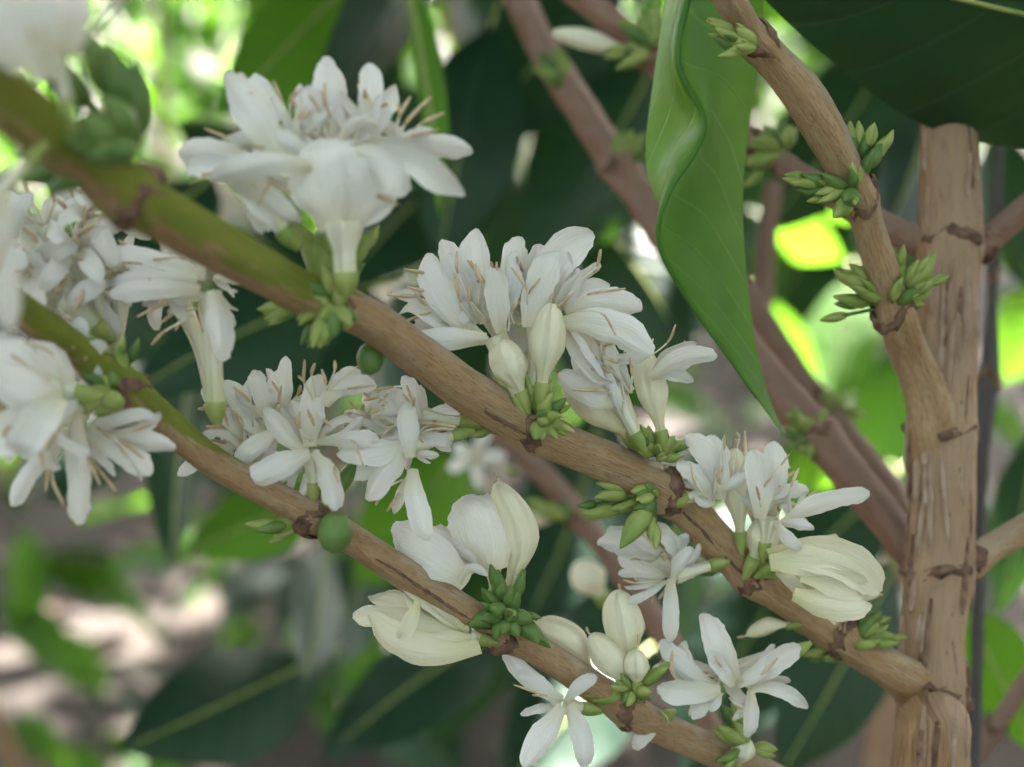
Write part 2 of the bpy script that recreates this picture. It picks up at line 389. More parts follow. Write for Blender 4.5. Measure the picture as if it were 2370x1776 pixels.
def flower(parent, w, d, tube, petals, stamens=(), auto=0, m=None, label=None, seed=0, styles=(), tw_=(26, 46), cap=.38, fill=9, anth=4):
    """one open coffee flower: corolla tube, petals, stamens; all given in window pixels"""
    rnd = random.Random(seed * 77 + 5); k = w(1, 0)[0] - w(0, 0)[0]
    u, v = w(*tube[2:4]); root = empty('flower', P(u, v, d), label, parent=parent)
    a = P(*w(*tube[:2]), d + .002); b = P(u, v, d + .001)
    ra, rb = [x * d / F / 2 for x in tw_]
    tube_part('corolla_tube', root, a, b, ra, rb, M['tube'], 0, rnd)
    e = nrm(b - a); calyx(root, a - e * .002, a + e * .0018, ra * 1.12)
    allp = list(petals); Lm = np.mean([math.hypot(p[2] - p[0], p[3] - p[1]) for p in petals])
    for i in range(fill):          # narrower petals of the same head, seen between the large ones
        p = rnd.choice(petals); an = math.atan2(p[3] - p[1], p[2] - p[0]) + rnd.choice((-1, 1)) * rnd.uniform(.25, .65)
        ln = min(math.hypot(p[2] - p[0], p[3] - p[1]), Lm * 1.1) * rnd.uniform(.6, .95)
        allp.append((p[0], p[1], p[0] + ln * math.cos(an), p[1] + ln * math.sin(an), ln * rnd.uniform(.17, .29), rnd.uniform(.5, 3), rnd.uniform(0, 4), rnd.uniform(-.22, .22), rnd.uniform(-50, 50)))
    for i, p in enumerate(allp):
        pts, wd, roll = px_pts(w, p, d, rnd)
        wd = min(wd, cap * np.linalg.norm(pts[2] - pts[0]))
        mm = m or (M['petal_old'] if rnd.random() < .42 else M['petal'])
        pr = 'strap' if wd < .22 * np.linalg.norm(pts[2] - pts[0]) else 'petal'
        cup = rnd.uniform(.15, .75) * (1 if rnd.random() < .65 else -1)
        sheet('petal', pts, wd * .96, mm, root, roll=roll, cup=cup, twist=rnd.uniform(-60, 60), wave=rnd.uniform(.06, .16), prof=pr, rnd=rnd, curl=rnd.uniform(-.1, .45), nu=17, nv=9)
    for q in stamens:
        z0, z1 = rnd.uniform(-1, 1), rnd.uniform(-2, 1)
        stamen(root, P(*w(*q[:2]), d + z0 / 1000), P(*w(*q[2:4]), d + z1 / 1000), rnd, .00016 * rnd.uniform(.85, 1.25))
    for i in range(anth):
        p = rnd.choice(petals); an = math.atan2(p[3] - p[1], p[2] - p[0]) + rnd.uniform(-.5, .5); ln = Lm * rnd.uniform(.5, .95)
        stamen(root, P(*w(p[0], p[1]), d), P(*w(p[0] + ln * math.cos(an), p[1] + ln * math.sin(an)), d - rnd.uniform(.0005, .004)), rnd, .00015 * rnd.uniform(.8, 1.2))
    for q in styles:
        style(root, P(*w(*q[:2]), d), P(*w(*q[2:4]), d - .001), rnd)
    if auto and petals:
        L = np.mean([math.hypot(p[2] - p[0], p[3] - p[1]) for p in petals])
        for i in range(auto):
            p = petals[i % len(petals)]; q = petals[(i + 1) % len(petals)]
            ang = math.atan2(p[3] - p[1], p[2] - p[0]) + rnd.uniform(-.6, .6); ln = L * rnd.uniform(.45, .8)
            cu, cv = p[0], p[1]
            stamen(root, P(*w(cu, cv), d + .0), P(*w(cu + ln * math.cos(ang), cv + ln * math.sin(ang)), d - rnd.uniform(.001, .005)), rnd, .0002)
    return root
def auto_flower(parent, w, d, base, mouth, rad, seed, axis=(0, 0, -1), width=.42, m=None, label=None, n=5, st=4, reflex=.25):
    """flower whose petals are spread round an axis (camera-space x right, y down, z away)"""
    rnd = random.Random(seed * 31 + 3); k = w(1, 0)[0] - w(0, 0)[0]; r = rad * k * d / F
    c = P(*w(*mouth), d); A = nrm(RM @ np.array([axis[0], -axis[1], -axis[2]]))
    root = empty('flower', c, label, parent=parent)
    a = P(*w(*base), d + .003)
    tube_part('corolla_tube', root, a, c, .0011, .0018, M['tube'], .05, rnd)
    e = nrm(c - a); calyx(root, a - e * .002, a + e * .0018, .0013)
    s = nrm(np.cross(A, np.array([.3, .2, 1.]))); t = np.cross(A, s); o = rnd.uniform(0, 6.3)
    for i in range(n):
        an = o + 2 * math.pi * i / n + rnd.uniform(-.25, .25); dr = math.cos(an) * s + math.sin(an) * t; L = r * rnd.uniform(.85, 1.1)
        up = rnd.uniform(.1, .5)
        b1 = c + dr * L * .5 + A * L * up; b2 = c + dr * L + A * L * (up * .6 - reflex * rnd.random())
        sheet('petal', (c, b1, b2), r * width * rnd.uniform(.9, 1.15), m or (M['petal_old'] if rnd.random() < .35 else M['petal']), root,
              roll=rnd.uniform(-30, 30), cup=rnd.uniform(-.3, .4), twist=rnd.uniform(-40, 40), wave=.08, rnd=rnd, curl=rnd.uniform(0, .25))
        if i < st:
            an += math.pi / n; dr = math.cos(an) * s + math.sin(an) * t
            stamen(root, c, c + dr * L * .45 + A * L * rnd.uniform(.4, .8), rnd, .0002)
    return root

# ---------------------------------------------------------------- woody parts
def branch_mesh(name, pts, r, nodes=(), green=None, seed=0, k=22, n=150, lump=.05, uplight=True, swell=.22, ridge=1.):
    """pts: list of (u, v, depth) in photograph pixels; r: list of diameters in photograph pixels"""
    rnd = np.random.RandomState(seed)
    ctrl = [P(*p) if len(p) == 3 and not isinstance(p, np.ndarray) else p for p in pts]
    C = catmull(ctrl, n)
    rr = catmull([np.array([x]) for x in r], n)[:, 0]
    L = np.concatenate([[0], np.cumsum(np.linalg.norm(np.diff(C, axis=0), axis=1))])
    for nd in nodes:
        i = int(np.argmin(np.linalg.norm(C - nd, axis=1))); rr = rr * (1 + swell * np.exp(-((L - L[i]) / (rr[i] * .9)) ** 2))
    th = np.linspace(0, 2 * math.pi, k, endpoint=False)
    ph = rnd.uniform(0, 6.3, 8); fl = np.zeros((n + 1, k))
    for q in range(4):
        fl += lump * (.9 ** q) * np.sin((q + 1) * th[None] + ph[q] + L[:, None] / .012 * (.25 + .22 * q)) * np.sin(L[:, None] / .017 * (.5 + .6 * q) + ph[q + 4])
    fl += rnd.normal(0, lump * .18, (n + 1, k)) + ridge * lump * 1.3 * np.cos(4 * th + ph[0] + L[:, None] / .03)
    fl += ridge * lump * .8 * np.sin(L[:, None] / .004 + 3 * np.sin(L[:, None] / .011 + ph[2])) * np.cos(th[None] + ph[1])
    G = tube_grid(C, rr[:, None] * (1 + fl), k, True)
    T, N, B = frames(C)
    Le = np.concatenate([[0], L, [L[-1]]]); rm = rr.mean()
    bk = np.stack(np.broadcast_arrays(np.cos(th)[None], np.sin(th)[None], Le[:, None] / (rm * 2.2)), -1) + np.array([seed * 3.1, 0, 0])
    g = np.zeros((n + 3, k))
    if green is not None:
        f = np.interp(np.linspace(0, 1, n + 1), *green); f = np.concatenate([[f[0]], f, [f[-1]]])
        side = np.cos(th)[None] * .5 + .5
        g = np.clip(f[:, None] * 1.75 - (1 - side) * 1.25, 0, 1)
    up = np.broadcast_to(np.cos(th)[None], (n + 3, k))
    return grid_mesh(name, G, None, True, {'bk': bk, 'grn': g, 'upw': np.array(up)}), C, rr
def node_ring(parent, c, axis, r, seed=0, h=.0016, m=None, amp=.16, name='node_ring'):
    rnd = np.random.RandomState(seed); k = 26; th = np.linspace(0, 2 * math.pi, k, endpoint=False)
    C = np.array([c + axis * h * t for t in np.linspace(-1, 1, 7)])
    pr = np.array([.95, 1.02, 1.06, 1.09, 1.07, 1.03, .95])
    rag = 1 + amp * (np.sin(3 * th + rnd.uniform(0, 6)) * .4 + np.sin(7 * th + rnd.uniform(0, 6)) * .3)[None] * np.array([.3, .8, 1, 1, 1, .8, .3])[:, None] + rnd.normal(0, .035, (7, k))
    G = tube_grid(C, r * pr[:, None] * rag, k, False)
    G += (axis[None, None] * (h * .8 * np.sin(2 * th + rnd.uniform(0, 6)) + h * .3 * rnd.normal(0, 1, k))[None, :, None])
    return link(name, grid_mesh(name, G, None, True), m or M['node'], parent)
def near(C, u, v, d=None):
    """index of the curve point that shows nearest to photograph position (u, v)"""
    q = (C - CP) @ RM; uu = W0 / 2 + q[:, 0] / -q[:, 2] * F; vv = H0 / 2 - q[:, 1] / -q[:, 2] * F
    return int(np.argmin((uu - u) ** 2 + (vv - v) ** 2))
def depth_at(C, i): return float(-((C[i] - CP) @ RM)[2])
def pxd(dia, d): return dia * d / F / 2

def woody_branch(name, label, pts, dia, nodes_px, m, green=None, seed=0, cat='branch', top=True, parent=None, wood='stem', rings=True, lump=.05, group=None, n=150):
    ctrl = [P(*p) for p in pts]; r = [pxd(a, p[2]) for a, p in zip(dia, pts)]
    C0 = catmull(ctrl, n)
    nd = [C0[near(C0, u, v)] for u, v in nodes_px]
    me, C, rr = branch_mesh(wood, pts, r, nd, green, seed, lump=lump, n=n)
    if top:
        root = empty(name, C[-1], label, cat, group)
        link(wood, me, M[m], root)
    else:
        root = link(name, me, M[m], parent, label)
    T = frames(C)[0]
    if rings:
        for j, (u, v) in enumerate(nodes_px):
            i = near(C, u, v); node_ring(root, C[i], T[i], rr[i], seed * 10 + j)
    return root, C, rr

# ================================================================= THE GROUND
def hgt(x, y): return .03 * math.sin(x * 1.7 + 1) * math.cos(y * 1.3) + .015 * math.sin(x * 5.1 + y * 3.7)
n = 90; xs = np.sign(np.linspace(-1, 1, n)) * np.abs(np.linspace(-1, 1, n)) ** 2.6 * 120
G = np.zeros((n, n, 3))
for i, y in enumerate(xs):
    for j, x in enumerate(xs): G[i, j] = (x, y + 3, hgt(x, y + 3) + random.uniform(-.008, .008))
link('ground', grid_mesh('ground', G), M['soil'], kind='structure', label='dark bare soil under the coffee bushes with patches of sun')
parts = []; rl = random.Random(5)
for i in range(420):
    y = .9 + 5.5 * rl.random() ** 1.3; x = (rl.random() - .5) * (y * .95 + .5); z = hgt(x, y) + .006
    an = rl.uniform(0, 6.3); L = rl.uniform(.05, .12); c = np.array([x, y, z]); dr = np.array([math.cos(an), math.sin(an), rl.uniform(-.1, .25)])
    g, uv, _ = sheet_grid(c - dr * L / 2, c + np.array([0, 0, rl.uniform(0, .02)]), c + dr * L / 2, L * rl.uniform(.3, .45), cup=rl.uniform(-.3, .3), prof='leaf', nu=6, nv=5, rnd=rl, roll=rl.uniform(-20, 20))
    g[..., 2] = np.maximum(g[..., 2], z - .004)
    parts.append(gridpart(g, 0 if rl.random() < .6 else 1, uv))
link('leaf_litter', join_meshes('leaf_litter', parts), [M['litter'], M['litter_pale']], kind='stuff', label='dry fallen leaves scattered over the soil')

# ================================================================= LEAVES
def leaf(parent, base, tip, width, db, dt, m='leaf', roll=0., bend=0., cup=.1, fold=.12, twist=0., seed=0, label=None, arch=.08, wave=.05, corr=.017, w=V, rib=True, nu=26, nv=15, stalk=True):
    rnd = random.Random(seed + 900)
    (u0, v0), (u2, v2) = w(*base), w(*tip); dx, dy = u2 - u0, v2 - v0; k = w(1, 0)[0] - w(0, 0)[0]
    dm = (db + dt) / 2; L = math.hypot(dx, dy) * dm / F
    b0, b2 = P(u0, v0, db), P(u2, v2, dt); b1 = P((u0 + u2) / 2 + dy * bend * 2, (v0 + v2) / 2 - dx * bend * 2, dm - arch * L)
    o, C = sheet('leaf', (b0, b1, b2), width * k * dm / F, M[m], parent, .0004, roll=roll, cup=cup, fold=fold, twist=twist, wave=wave, corr=corr, prof='leaf', nu=nu, nv=nv, rnd=rnd)
    if label: o['label'] = label
    if rib:
        e = nrm(C[0] - C[1])
        CC = np.concatenate([[C[0] + e * .012, C[0] + e * .006], C[:-1]]) if stalk else C[:-1]
        link('midrib', grid_mesh('midrib', tube_grid(CC, np.linspace(.0009, .0003, len(CC)), 7), None, True), M['green_bud'], o)
    return o
def rails_sheet(name, rails, m, parent, n=40, sub=5, th=.0004):
    """sheet spanned between rails, each a list of (u, v, depth) in overview pixels"""
    Rl = [catmull([P(*V(p[0], p[1]), p[2]) for p in r], n) for r in rails]
    rows = []
    for i in range(n + 1):
        rows.append(catmull([r[i] for r in Rl], sub * (len(Rl) - 1)))
    G = np.array(rows); k = G.shape[1]
    uv = np.stack(np.broadcast_arrays(np.linspace(0, 1, k)[None], np.linspace(0, 1, n + 1)[:, None]), -1)
    o = link(name, grid_mesh(name, G, uv), m, parent)
    return o, G

# ================================================================= THE COFFEE TREE AT THE RIGHT
TD = .282
tp = [(2204, -260, .305), (2200, 60, .298), (2196, 330, .290), (2200, 560, .286), (2188, 800, .283), (2182, 1000, TD), (2180, 1180, .280), (2172, 1320, .279), (2158, 1480, .277), (2162, 1600, .276), (2148, 1780, .274), (2130, 2050, .272)]
dia = [122, 124, 128, 138, 142, 150, 146, 150, 144, 154, 158, 166]
end = P(*tp[-1]); foot = np.array([end[0] + .01, end[1] + .02, -.02])
tree = empty('coffee_tree', (foot[0], foot[1], 0), 'upright tan barked coffee tree trunk with side branches at the right', 'tree')
ctrl_px = tp; r = [pxd(a, p[2]) for a, p in zip(dia, tp)]
pts3 = [P(*p) for p in tp] + [end * .5 + foot * .5, foot]
nodes_t = [P(2200, 570, .286), P(2182, 1005, TD), P(2172, 1325, .279), P(2160, 1605, .276)]
def branch_from_world(name, pts3, r, nodes, seed, lump, n=220, k=30, green=None, swell=.22):
    global P
    keep = P; P = lambda *a: np.array(a)
    try: return branch_mesh(name, [tuple(p) for p in pts3], r, nodes, green, seed, k, n, lump, swell=swell, ridge=.25)
    finally: P = keep
me, CT, rT = branch_from_world('trunk', pts3, r + [.0095, .012], nodes_t, 3, .04, swell=.07)
trunk = link('trunk', me, M['bark_trunk'], tree)
TT = frames(CT)[0]
for j, q in enumerate(nodes_t):
    i = int(np.argmin(np.linalg.norm(CT - q, axis=1)))
    node_ring(trunk, CT[i], TT[i], rT[i] * .97, 40 + j, .0014, amp=.16)
# loose bark strips on the trunk
rb = random.Random(8)
for j in range(70):
    v = rb.uniform(300, 1770); i = near(CT, 2190, v); side = rb.uniform(-1.2, 1.2)
    nrmv = rot(nrm(CP - CT[i]), TT[i], side); c = CT[i] + nrmv * rT[i] * 1.02; L = rb.uniform(.002, .009)
    tt = TT[i] + .1 * np.cross(TT[i], nrmv) * rb.uniform(-1, 1)
    sheet('bark_strip', (c - tt * L, c + nrmv * .0004, c + tt * L + nrmv * rb.uniform(0, .0008)), rb.uniform(.0004, .0014), rb.choice((M['bark_strip'], M['bark_strip'], M['bark_strip'], M['node'])), trunk, .0003, roll=R(0), cup=.3, prof='strap', rnd=rb, nu=8, nv=4)

# other wood on the tree
def side_branch(pts, dia, nodes, m='bark', seed=0, label=None, green=None, lump=.05):
    return woody_branch('branch', label, [(*V(a, b), d) for a, b, d in pts], [x * 1.0714 for x in dia], [V(*q) for q in nodes], m, green, seed, top=False, parent=tree, lump=lump)
side_branch([(2340, 360, .300), (2212, 455, .292), (2140, 515, .288), (2060, 560, .286)], [60, 58, 60, 74], [(2122, 530)], 'bark_red', 61)
side_branch([(2340, 1080, .290), (2212, 1142, .284), (2120, 1195, .280), (2040, 1240, .279)], [66, 64, 66, 84], [(2096, 1210)], 'bark', 62)

# ---- the three flowering branches
A_pts = [(-260, 40, .150), (0, 222, .168), (300, 448, .186), (430, 525, .194), (690, 672, .214), (860, 745, .222), (1080, 905, .236), (1250, 1000, .243), (1540, 1135, .254), (1720, 1310, .262), (1950, 1480, .269), (2050, 1542, .2705), (2108, 1580, .2735), (2150, 1622, .2768), (2172, 1690, .281), (2180, 1770, .288)]
A_dia = [146, 146, 128, 120, 100, 95, 97, 92, 90, 88, 84, 92, 106, 120, 128, 128]
A_nodes = [(300, 440), (760, 700), (1235, 1000), (1545, 1140), (1745, 1325), (1935, 1475)]
brA, CA, rA = woody_branch('flowering_branch', 'thick upper branch with white flowers running from top left down to the trunk', A_pts, A_dia, A_nodes, 'bark',
                           green=([0, .16, .26, .31, .36, 1], [.95, .95, .85, .45, 0, 0]), seed=11, lump=.04)
B_pts = [(-220, 520, .190), (60, 725, .208), (280, 890, .218), (480, 1060, .226), (700, 1185, .234), (800, 1240, .238), (1110, 1440, .246), (1250, 1510, .250), (1500, 1670, .257), (1720, 1770, .262), (1980, 1900, .268)]
B_dia = [80, 78, 80, 74, 72, 70, 76, 70, 72, 70, 72]
B_nodes = [(300, 905), (720, 1195), (1165, 1450), (1470, 1620)]
brB, CB, rB = woody_branch('flowering_branch', 'lower branch with white flowers below the thick branch, green at its left end', B_pts, B_dia, B_nodes, 'bark',
                           green=([0, .18, .27, .33, .40, 1], [1, .95, .7, .35, 0, 0]), seed=12, lump=.04)
C_pts = [(1590, -160, .226), (1690, 0, .233), (1750, 95, .238), (1860, 225, .244), (1965, 410, .252), (2000, 500, .256), (2065, 715, .264), (2100, 810, .2715), (2136, 900, .2765), (2158, 985, .2795), (2170, 1060, .2838), (2178, 1150, .290)]
C_dia = [66, 66, 68, 92, 80, 78, 80, 88, 100, 116, 124, 124]
C_nodes = [(1752, 100), (1985, 455), (2062, 715)]
brC, CC_, rC = woody_branch('budding_branch', 'brown branch with green buds at upper right, running down into the trunk', C_pts, C_dia, C_nodes, 'bark', seed=13, lump=.07)
D_pts = [(1150, -120, .40), (1230, 60, .375), (1320, 215, .36), (1490, 470, .345), (1740, 830, .32), (1905, 1020, .305), (2110, 1275, .289), (2165, 1330, .282)]
brD, CD, rD = woody_branch('budding_branch', 'blurred reddish branch behind the hanging green leaf, reaching the trunk', D_pts, [70, 72, 74, 84, 86, 84, 84, 90], [(1445, 375), (1885, 1010)], 'bark_red', seed=14)
E_pts = [(1560, 420, .43), (1700, 640, .41), (1860, 880, .385), (2000, 1050, .36), (2120, 1200, .33), (2180, 1330, .284)]
brE, CE, rE = woody_branch('budding_branch', 'thin dark branch right beside the blurred reddish branch', E_pts, [52, 54, 52, 50, 48, 50], [(1900, 930)], 'bark_red', seed=15)
H_pts = [(1240, -110, .34), (1350, -5, .33), (1530, 150, .32), (1740, 330, .31), (2030, 515, .292), (2190, 580, .286)]
brH, CH, rH = woody_branch('budding_branch', 'blurred tan branch with green buds passing behind the hanging leaf at the top', H_pts, [64, 64, 62, 60, 66, 80], [(1500, 120), (1750, 340)], 'bark_red', seed=16)
G_pts = [(1080, 920, .41), (1190, 1030, .40), (1350, 1205, .385), (1510, 1430, .37), (1600, 1590, .36), (1700, 1800, .35)]
brG, CG, rG = woody_branch('flowering_branch', 'blurred pinkish branch crossing behind the two flowering branches', G_pts, [46, 50, 52, 56, 56, 58], [(1345, 1200)], 'bark_red', seed=17)
T_pts = [(2330, 200, .36), (2308, 420, .35), (2296, 700, .345), (2290, 880, .34), (2270, 1100, .335), (2262, 1500, .33), (2250, 1900, .33)]
woody_branch('dead_twig', 'thin dark grey upright twig just right of the trunk', T_pts, [18, 24, 24, 44, 32, 30, 28], [(2300, 640), (2290, 880)], 'bark_dark', seed=18, cat='twig')
woody_branch('thin_twig', 'thin blurred twig in the lower right corner beside the trunk', [(2460, 1440, .35), (2370, 1580, .345), (2300, 1690, .34), (2220, 1800, .335)], [34, 36, 40, 44], [(2305, 1690)], 'bark_red', seed=19, cat='twig')
woody_branch('thin_twig', 'blurred upright brown twig right of the hanging green leaf', [(1790, 420, .44), (1775, 560, .44), (1765, 700, .44), (1760, 830, .43)], [44, 44, 42, 40], [], 'bark_red', seed=20, cat='twig')

# bark flap and crack along the thick branch
def flap(parent, C, rr, u0, v0, u1, v1, wid, side, m, lift=.0005, name='bark_strip', seed=0):
    rnd = random.Random(seed); i0, i1 = near(C, u0, v0), near(C, u1, v1); T = frames(C)[0]; pts = []
    for i in np.linspace(i0, i1, 9).astype(int):
        nv = rot(nrm(CP - C[i]), T[i], side + rnd.uniform(-.06, .06)); pts.append(C[i] + nv * (rr[i] * 1.03 + lift * rnd.uniform(.5, 1)))
    Cc = catmull(pts, 28); T2 = frames(Cc)[0]; G = np.zeros((29, 5, 3))
    for i in range(29):
        j = near(C, *[0, 0]) if False else int(np.argmin(np.linalg.norm(C - Cc[i], axis=1))); out = nrm(Cc[i] - C[j]); a = np.cross(T2[i], out)
        w = wid * (math.sin(math.pi * (i + .3) / 28.6) ** .6) * (1 + .35 * math.sin(i * 1.9 + seed))
        for k, x in enumerate(np.linspace(-1, 1, 5)): G[i, k] = Cc[i] + a * x * w / 2 - out * (x * x) * w * .12
    o = link(name, grid_mesh(name, G), m, parent); solid(o, .0004); return o
flap(brA, CA, rA, 1030, 860, 1225, 985, .0005, .35, M['crack'], .0002, 'bark_crack', 3)
flap(brA, CA, rA, 1000, 860, 1100, 905, .0010, -.1, M['node'], .0002, 'bark_crack', 4)
flap(brA, CA, rA, 1570, 1190, 1760, 1330, .0005, .3, M['crack'], .0002, 'bark_crack', 5)
flap(brB, CB, rB, 880, 1290, 1110, 1430, .00045, .15, M['crack'], .0002, 'bark_crack', 6)

# ================================================================= FLOWERS ON THE THICK BRANCH
d = .207
flower(brA, WA, d, (1262, 1700, 1240, 1240), [
    (1235, 1290, 1110, 620, 620, -1, -4, .03, 0), (1270, 1260, 1500, 760, 420, 0, -2, -.10, 22), (1060, 850, 300, 945, 200, -3, -4, -.10, 8),
    (1230, 760, 2060, 1060, 250, -1, -1, .20, 14), (1230, 790, 1680, 1030, 270, -2, -4, .16, 8)],
    label='large front flower of the upper left cluster, petals arching left and right', cap=1.0, fill=3, seed=1, tw_=(52, 92))
flower(brA, WA, d + .003, (1150, 1360, 1180, 760), [
    (1150, 700, 1200, 40, 360, 1, 2, .04, 0), (1310, 680, 1430, 110, 200, 2, 4, -.08, 25), (1460, 680, 1660, 290, 210, 3, 5, .15, 18),
    (1540, 760, 2160, 770, 190, 2, 3, .10, 25), (1230, 660, 1480, 570, 170, -2, -3, .25, 35)],
    stamens=[(1590, 720, 1640, 370), (1620, 720, 1735, 330), (1650, 710, 1885, 330), (1680, 690, 1985, 445), (1060, 600, 1070, 280), (1020, 600, 1110, 230)], seed=2)
flower(brA, WA, d + .002, (870, 1370, 520, 880), [
    (770, 800, 400, 190, 440, -1, -1, -.04, 0), (900, 640, 620, 180, 250, 2, 4, .08, 12), (960, 600, 1000, 230, 220, 3, 5, -.12, 15),
    (560, 780, 30, 740, 260, 0, 0, -.08, 20), (620, 900, 130, 860, 220, -1, 0, -.05, 25), (600, 940, 890, 1260, 220, -2, -1, 0, 15), (420, 900, 800, 1300, 260, 0, 1, .05, 5)],
    stamens=[(880, 640, 970, 400), (920, 640, 1010, 440), (560, 760, 230, 560), (540, 800, 300, 790), (700, 500, 560, 300), (900, 600, 860, 330)], m=None, seed=3, tw_=(46, 100))
d = .236
flower(brA, WB, d, (900, 1160, 720, 720), [
    (680, 740, 135, 765, 165, -4, -5, -.04, 5), (570, 680, 270, 190, 210, -1, 1, .05, 8), (610, 640, 400, 130, 210, 1, 4, 0, 12), (690, 620, 620, 65, 235, 1, 4, .05, 8),
    (520, 660, 90, 430, 130, 1, 2, -.10, 35), (500, 690, 130, 540, 150, 0, 1, -.08, 20), (770, 690, 750, 290, 190, -2, -2, .04, 8)],
    stamens=[(640, 640, 490, 170), (620, 520, 610, 250), (580, 640, 220, 440), (520, 580, 150, 285), (540, 600, 170, 400), (800, 640, 745, 240), (820, 680, 895, 490), (700, 500, 560, 230), (560, 660, 40, 450)], seed=4,
    label='broad white flower head at mid branch, one long petal lying to the left')
flower(brA, WB, d + .001, (960, 1130, 1010, 660), [
    (960, 660, 1130, 190, 370, -2, -1, .08, 0), (1000, 600, 1350, 90, 250, 2, 3, .16, 8), (930, 600, 900, 100, 230, 2, 4, .08, 15), (850, 620, 1000, 150, 190, 2, 4, -.1, 15),
    (1120, 560, 1410, 285, 90, 1, 1, .12, 40), (1180, 560, 1650, 560, 250, 1, 1, .12, 10), (1170, 640, 1710, 820, 350, 0, -1, .14, 4)],
    stamens=[(1180, 540, 1570, 410), (1260, 380, 1410, 160), (1180, 480, 1400, 290), (830, 640, 900, 480), (860, 640, 800, 420), (840, 620, 820, 330), (900, 640, 1000, 420)], seed=5,
    label='white flower with upright and right-leaning petals beside the cream buds')
flower(brA, WB, d + .006, (1660, 1390, 1480, 1060), [
    (1560, 1120, 1240, 800, 300, 1, 0, .05, 0), (1600, 1080, 1420, 700, 320, 2, 1, .06, 4), (1560, 1140, 1160, 960, 200, 0, -1, .05, 10),
    (1740, 980, 2140, 850, 130, 0, 0, .14, 12), (1760, 960, 1990, 1000, 110, 1, 2, .1, 25)],
    stamens=[(1560, 820, 1610, 650), (1640, 900, 1890, 640)], styles=[(1690, 860, 1730, 770)], seed=6)
BUDS_A = [(WB, 920, 1130, 755, 730, 250, -3), (WB, 1030, 1080, 1100, 505, 240, -5), (WB, 1660, 1390, 1180, 985, 270, -2), (WB, 1810, 1380, 1675, 790, 220, -4)]
d = .249
flower(brA, WC, d, (680, 640, 860, 560), [
    (900, 620, 720, 180, 260, 1, 2, -.22, 12), (960, 620, 890, 170, 220, 2, 3, -.05, 10), (880, 640, 670, 360, 230, 0, -1, -.15, 18), (930, 640, 800, 600, 160, -1, -3, .2, 30), (960, 560, 1020, 200, 120, 2, 3, .1, 40)],
    stamens=[(980, 420, 1000, 150), (1060, 420, 1085, 180), (1110, 420, 1150, 120)], seed=7)
flower(brA, WC, d + .002, (1290, 1000, 1320, 760), [
    (1270, 720, 1370, 210, 210, 1, 2, -.10, 15), (1300, 640, 1600, 560, 120, 2, 3, .1, 20), (1290, 480, 1470, 390, 100, 3, 4, .1, 20), (1430, 800, 2030, 590, 140, -2, -1, .08, 12),
    (1420, 800, 1640, 850, 160, -3, -3, .1, 20), (1380, 790, 1570, 970, 210, -4, -5, -.1, 8), (1260, 760, 1200, 280, 250, -1, 0, -.06, 3)],
    stamens=[(1470, 720, 1545, 390), (1560, 760, 1670, 560), (1600, 700, 1690, 560)], seed=8, label='white flower with one long petal reaching right towards the trunk')
flower(brA, WC, d + .004, (1290, 1150, 1400, 1080), [
    (1330, 1050, 2120, 1300, 300, -3, -4, .17, 0), (1500, 1330, 2050, 1370, 380, -6, -6, -.06, 0), (1330, 1080, 1950, 1190, 250, -5, -5, .08, 0), (1560, 1180, 2060, 1280, 240, -5, -5, .0, 0)], m=M['cream'], cap=.40, fill=5, anth=0, seed=9,
    label='large half-open cream flower lying on the branch near the trunk')
BUDS_A += [(WC, 1320, 1110, 2125, 1300, 310, 1), (WC, 1120, 930, 1075, 250, 240, -4), (WC, 1190, 1110, 1370, 740, 290, -6), (WC, 1300, 1020, 1180, 300, 200, -2)]
flower(brA, WC, d + .004, (960, 1090, 640, 1170), [
    (610, 1200, 605, 1650, 125, -2, -3, .0, 0), (570, 1210, 310, 1370, 70, -1, -3, .03, 20), (540, 1210, 280, 1255, 50, 0, -1, .03, 30), (570, 1170, 240, 1040, 130, 0, 0, .05, 10),
    (640, 1160, 180, 830, 220, 2, 3, .05, 8), (640, 1220, 770, 990, 160, -2, -3, .12, 15), (690, 1080, 500, 810, 240, 2, 2, -.05, 8), (540, 1030, 90, 940, 190, 2, 3, -.04, 10), (640, 1120, 740, 880, 190, 3, 3, .1, 10)],
    stamens=[(560, 1220, 400, 1360), (580, 1220, 470, 1380), (590, 1220, 520, 1350)], seed=10, label='white flower hanging under the thick branch with one petal straight down')
d = .238
flower(brA, WD, d, (2110, 560, 1760, 520), [
    (1760, 560, 1620, 240, 400, 0, 1, -.06, 0), (1720, 600, 1410, 700, 300, -2, -3, .10, 6), (1700, 560, 1500, 330, 260, 2, 3, .1, 12), (1780, 520, 2050, 480, 180, 1, 1, .05, 25)], stamens=[(1500, 420, 1330, 400), (1480, 460, 1370, 500), (1620, 300, 1400, 330), (1560, 320, 1440, 420)], seed=21)
flower(brA, WD, d - .002, (2060, 640, 1680, 740), [
    (1660, 720, 1160, 790, 190, -3, -4, .07, 5), (1680, 720, 1370, 1110, 250, -3, -4, -.04, 4), (1690, 800, 1870, 820, 100, -1, -1, .05, 20), (1690, 900, 1800, 1410, 175, -1, -2, -.05, 0),
    (1560, 830, 1180, 930, 150, 1, 1, .05, 15), (1720, 660, 1980, 700, 170, 0, 1, .0, 10), (1680, 820, 1640, 420, 260, -4, -3, 0, 5)],
    stamens=[(1620, 980, 1420, 1170), (1640, 990, 1500, 1215), (1700, 560, 1860, 570)], seed=22, label='drooping flower under the thick branch, its longest petal hanging down to the lower branch')

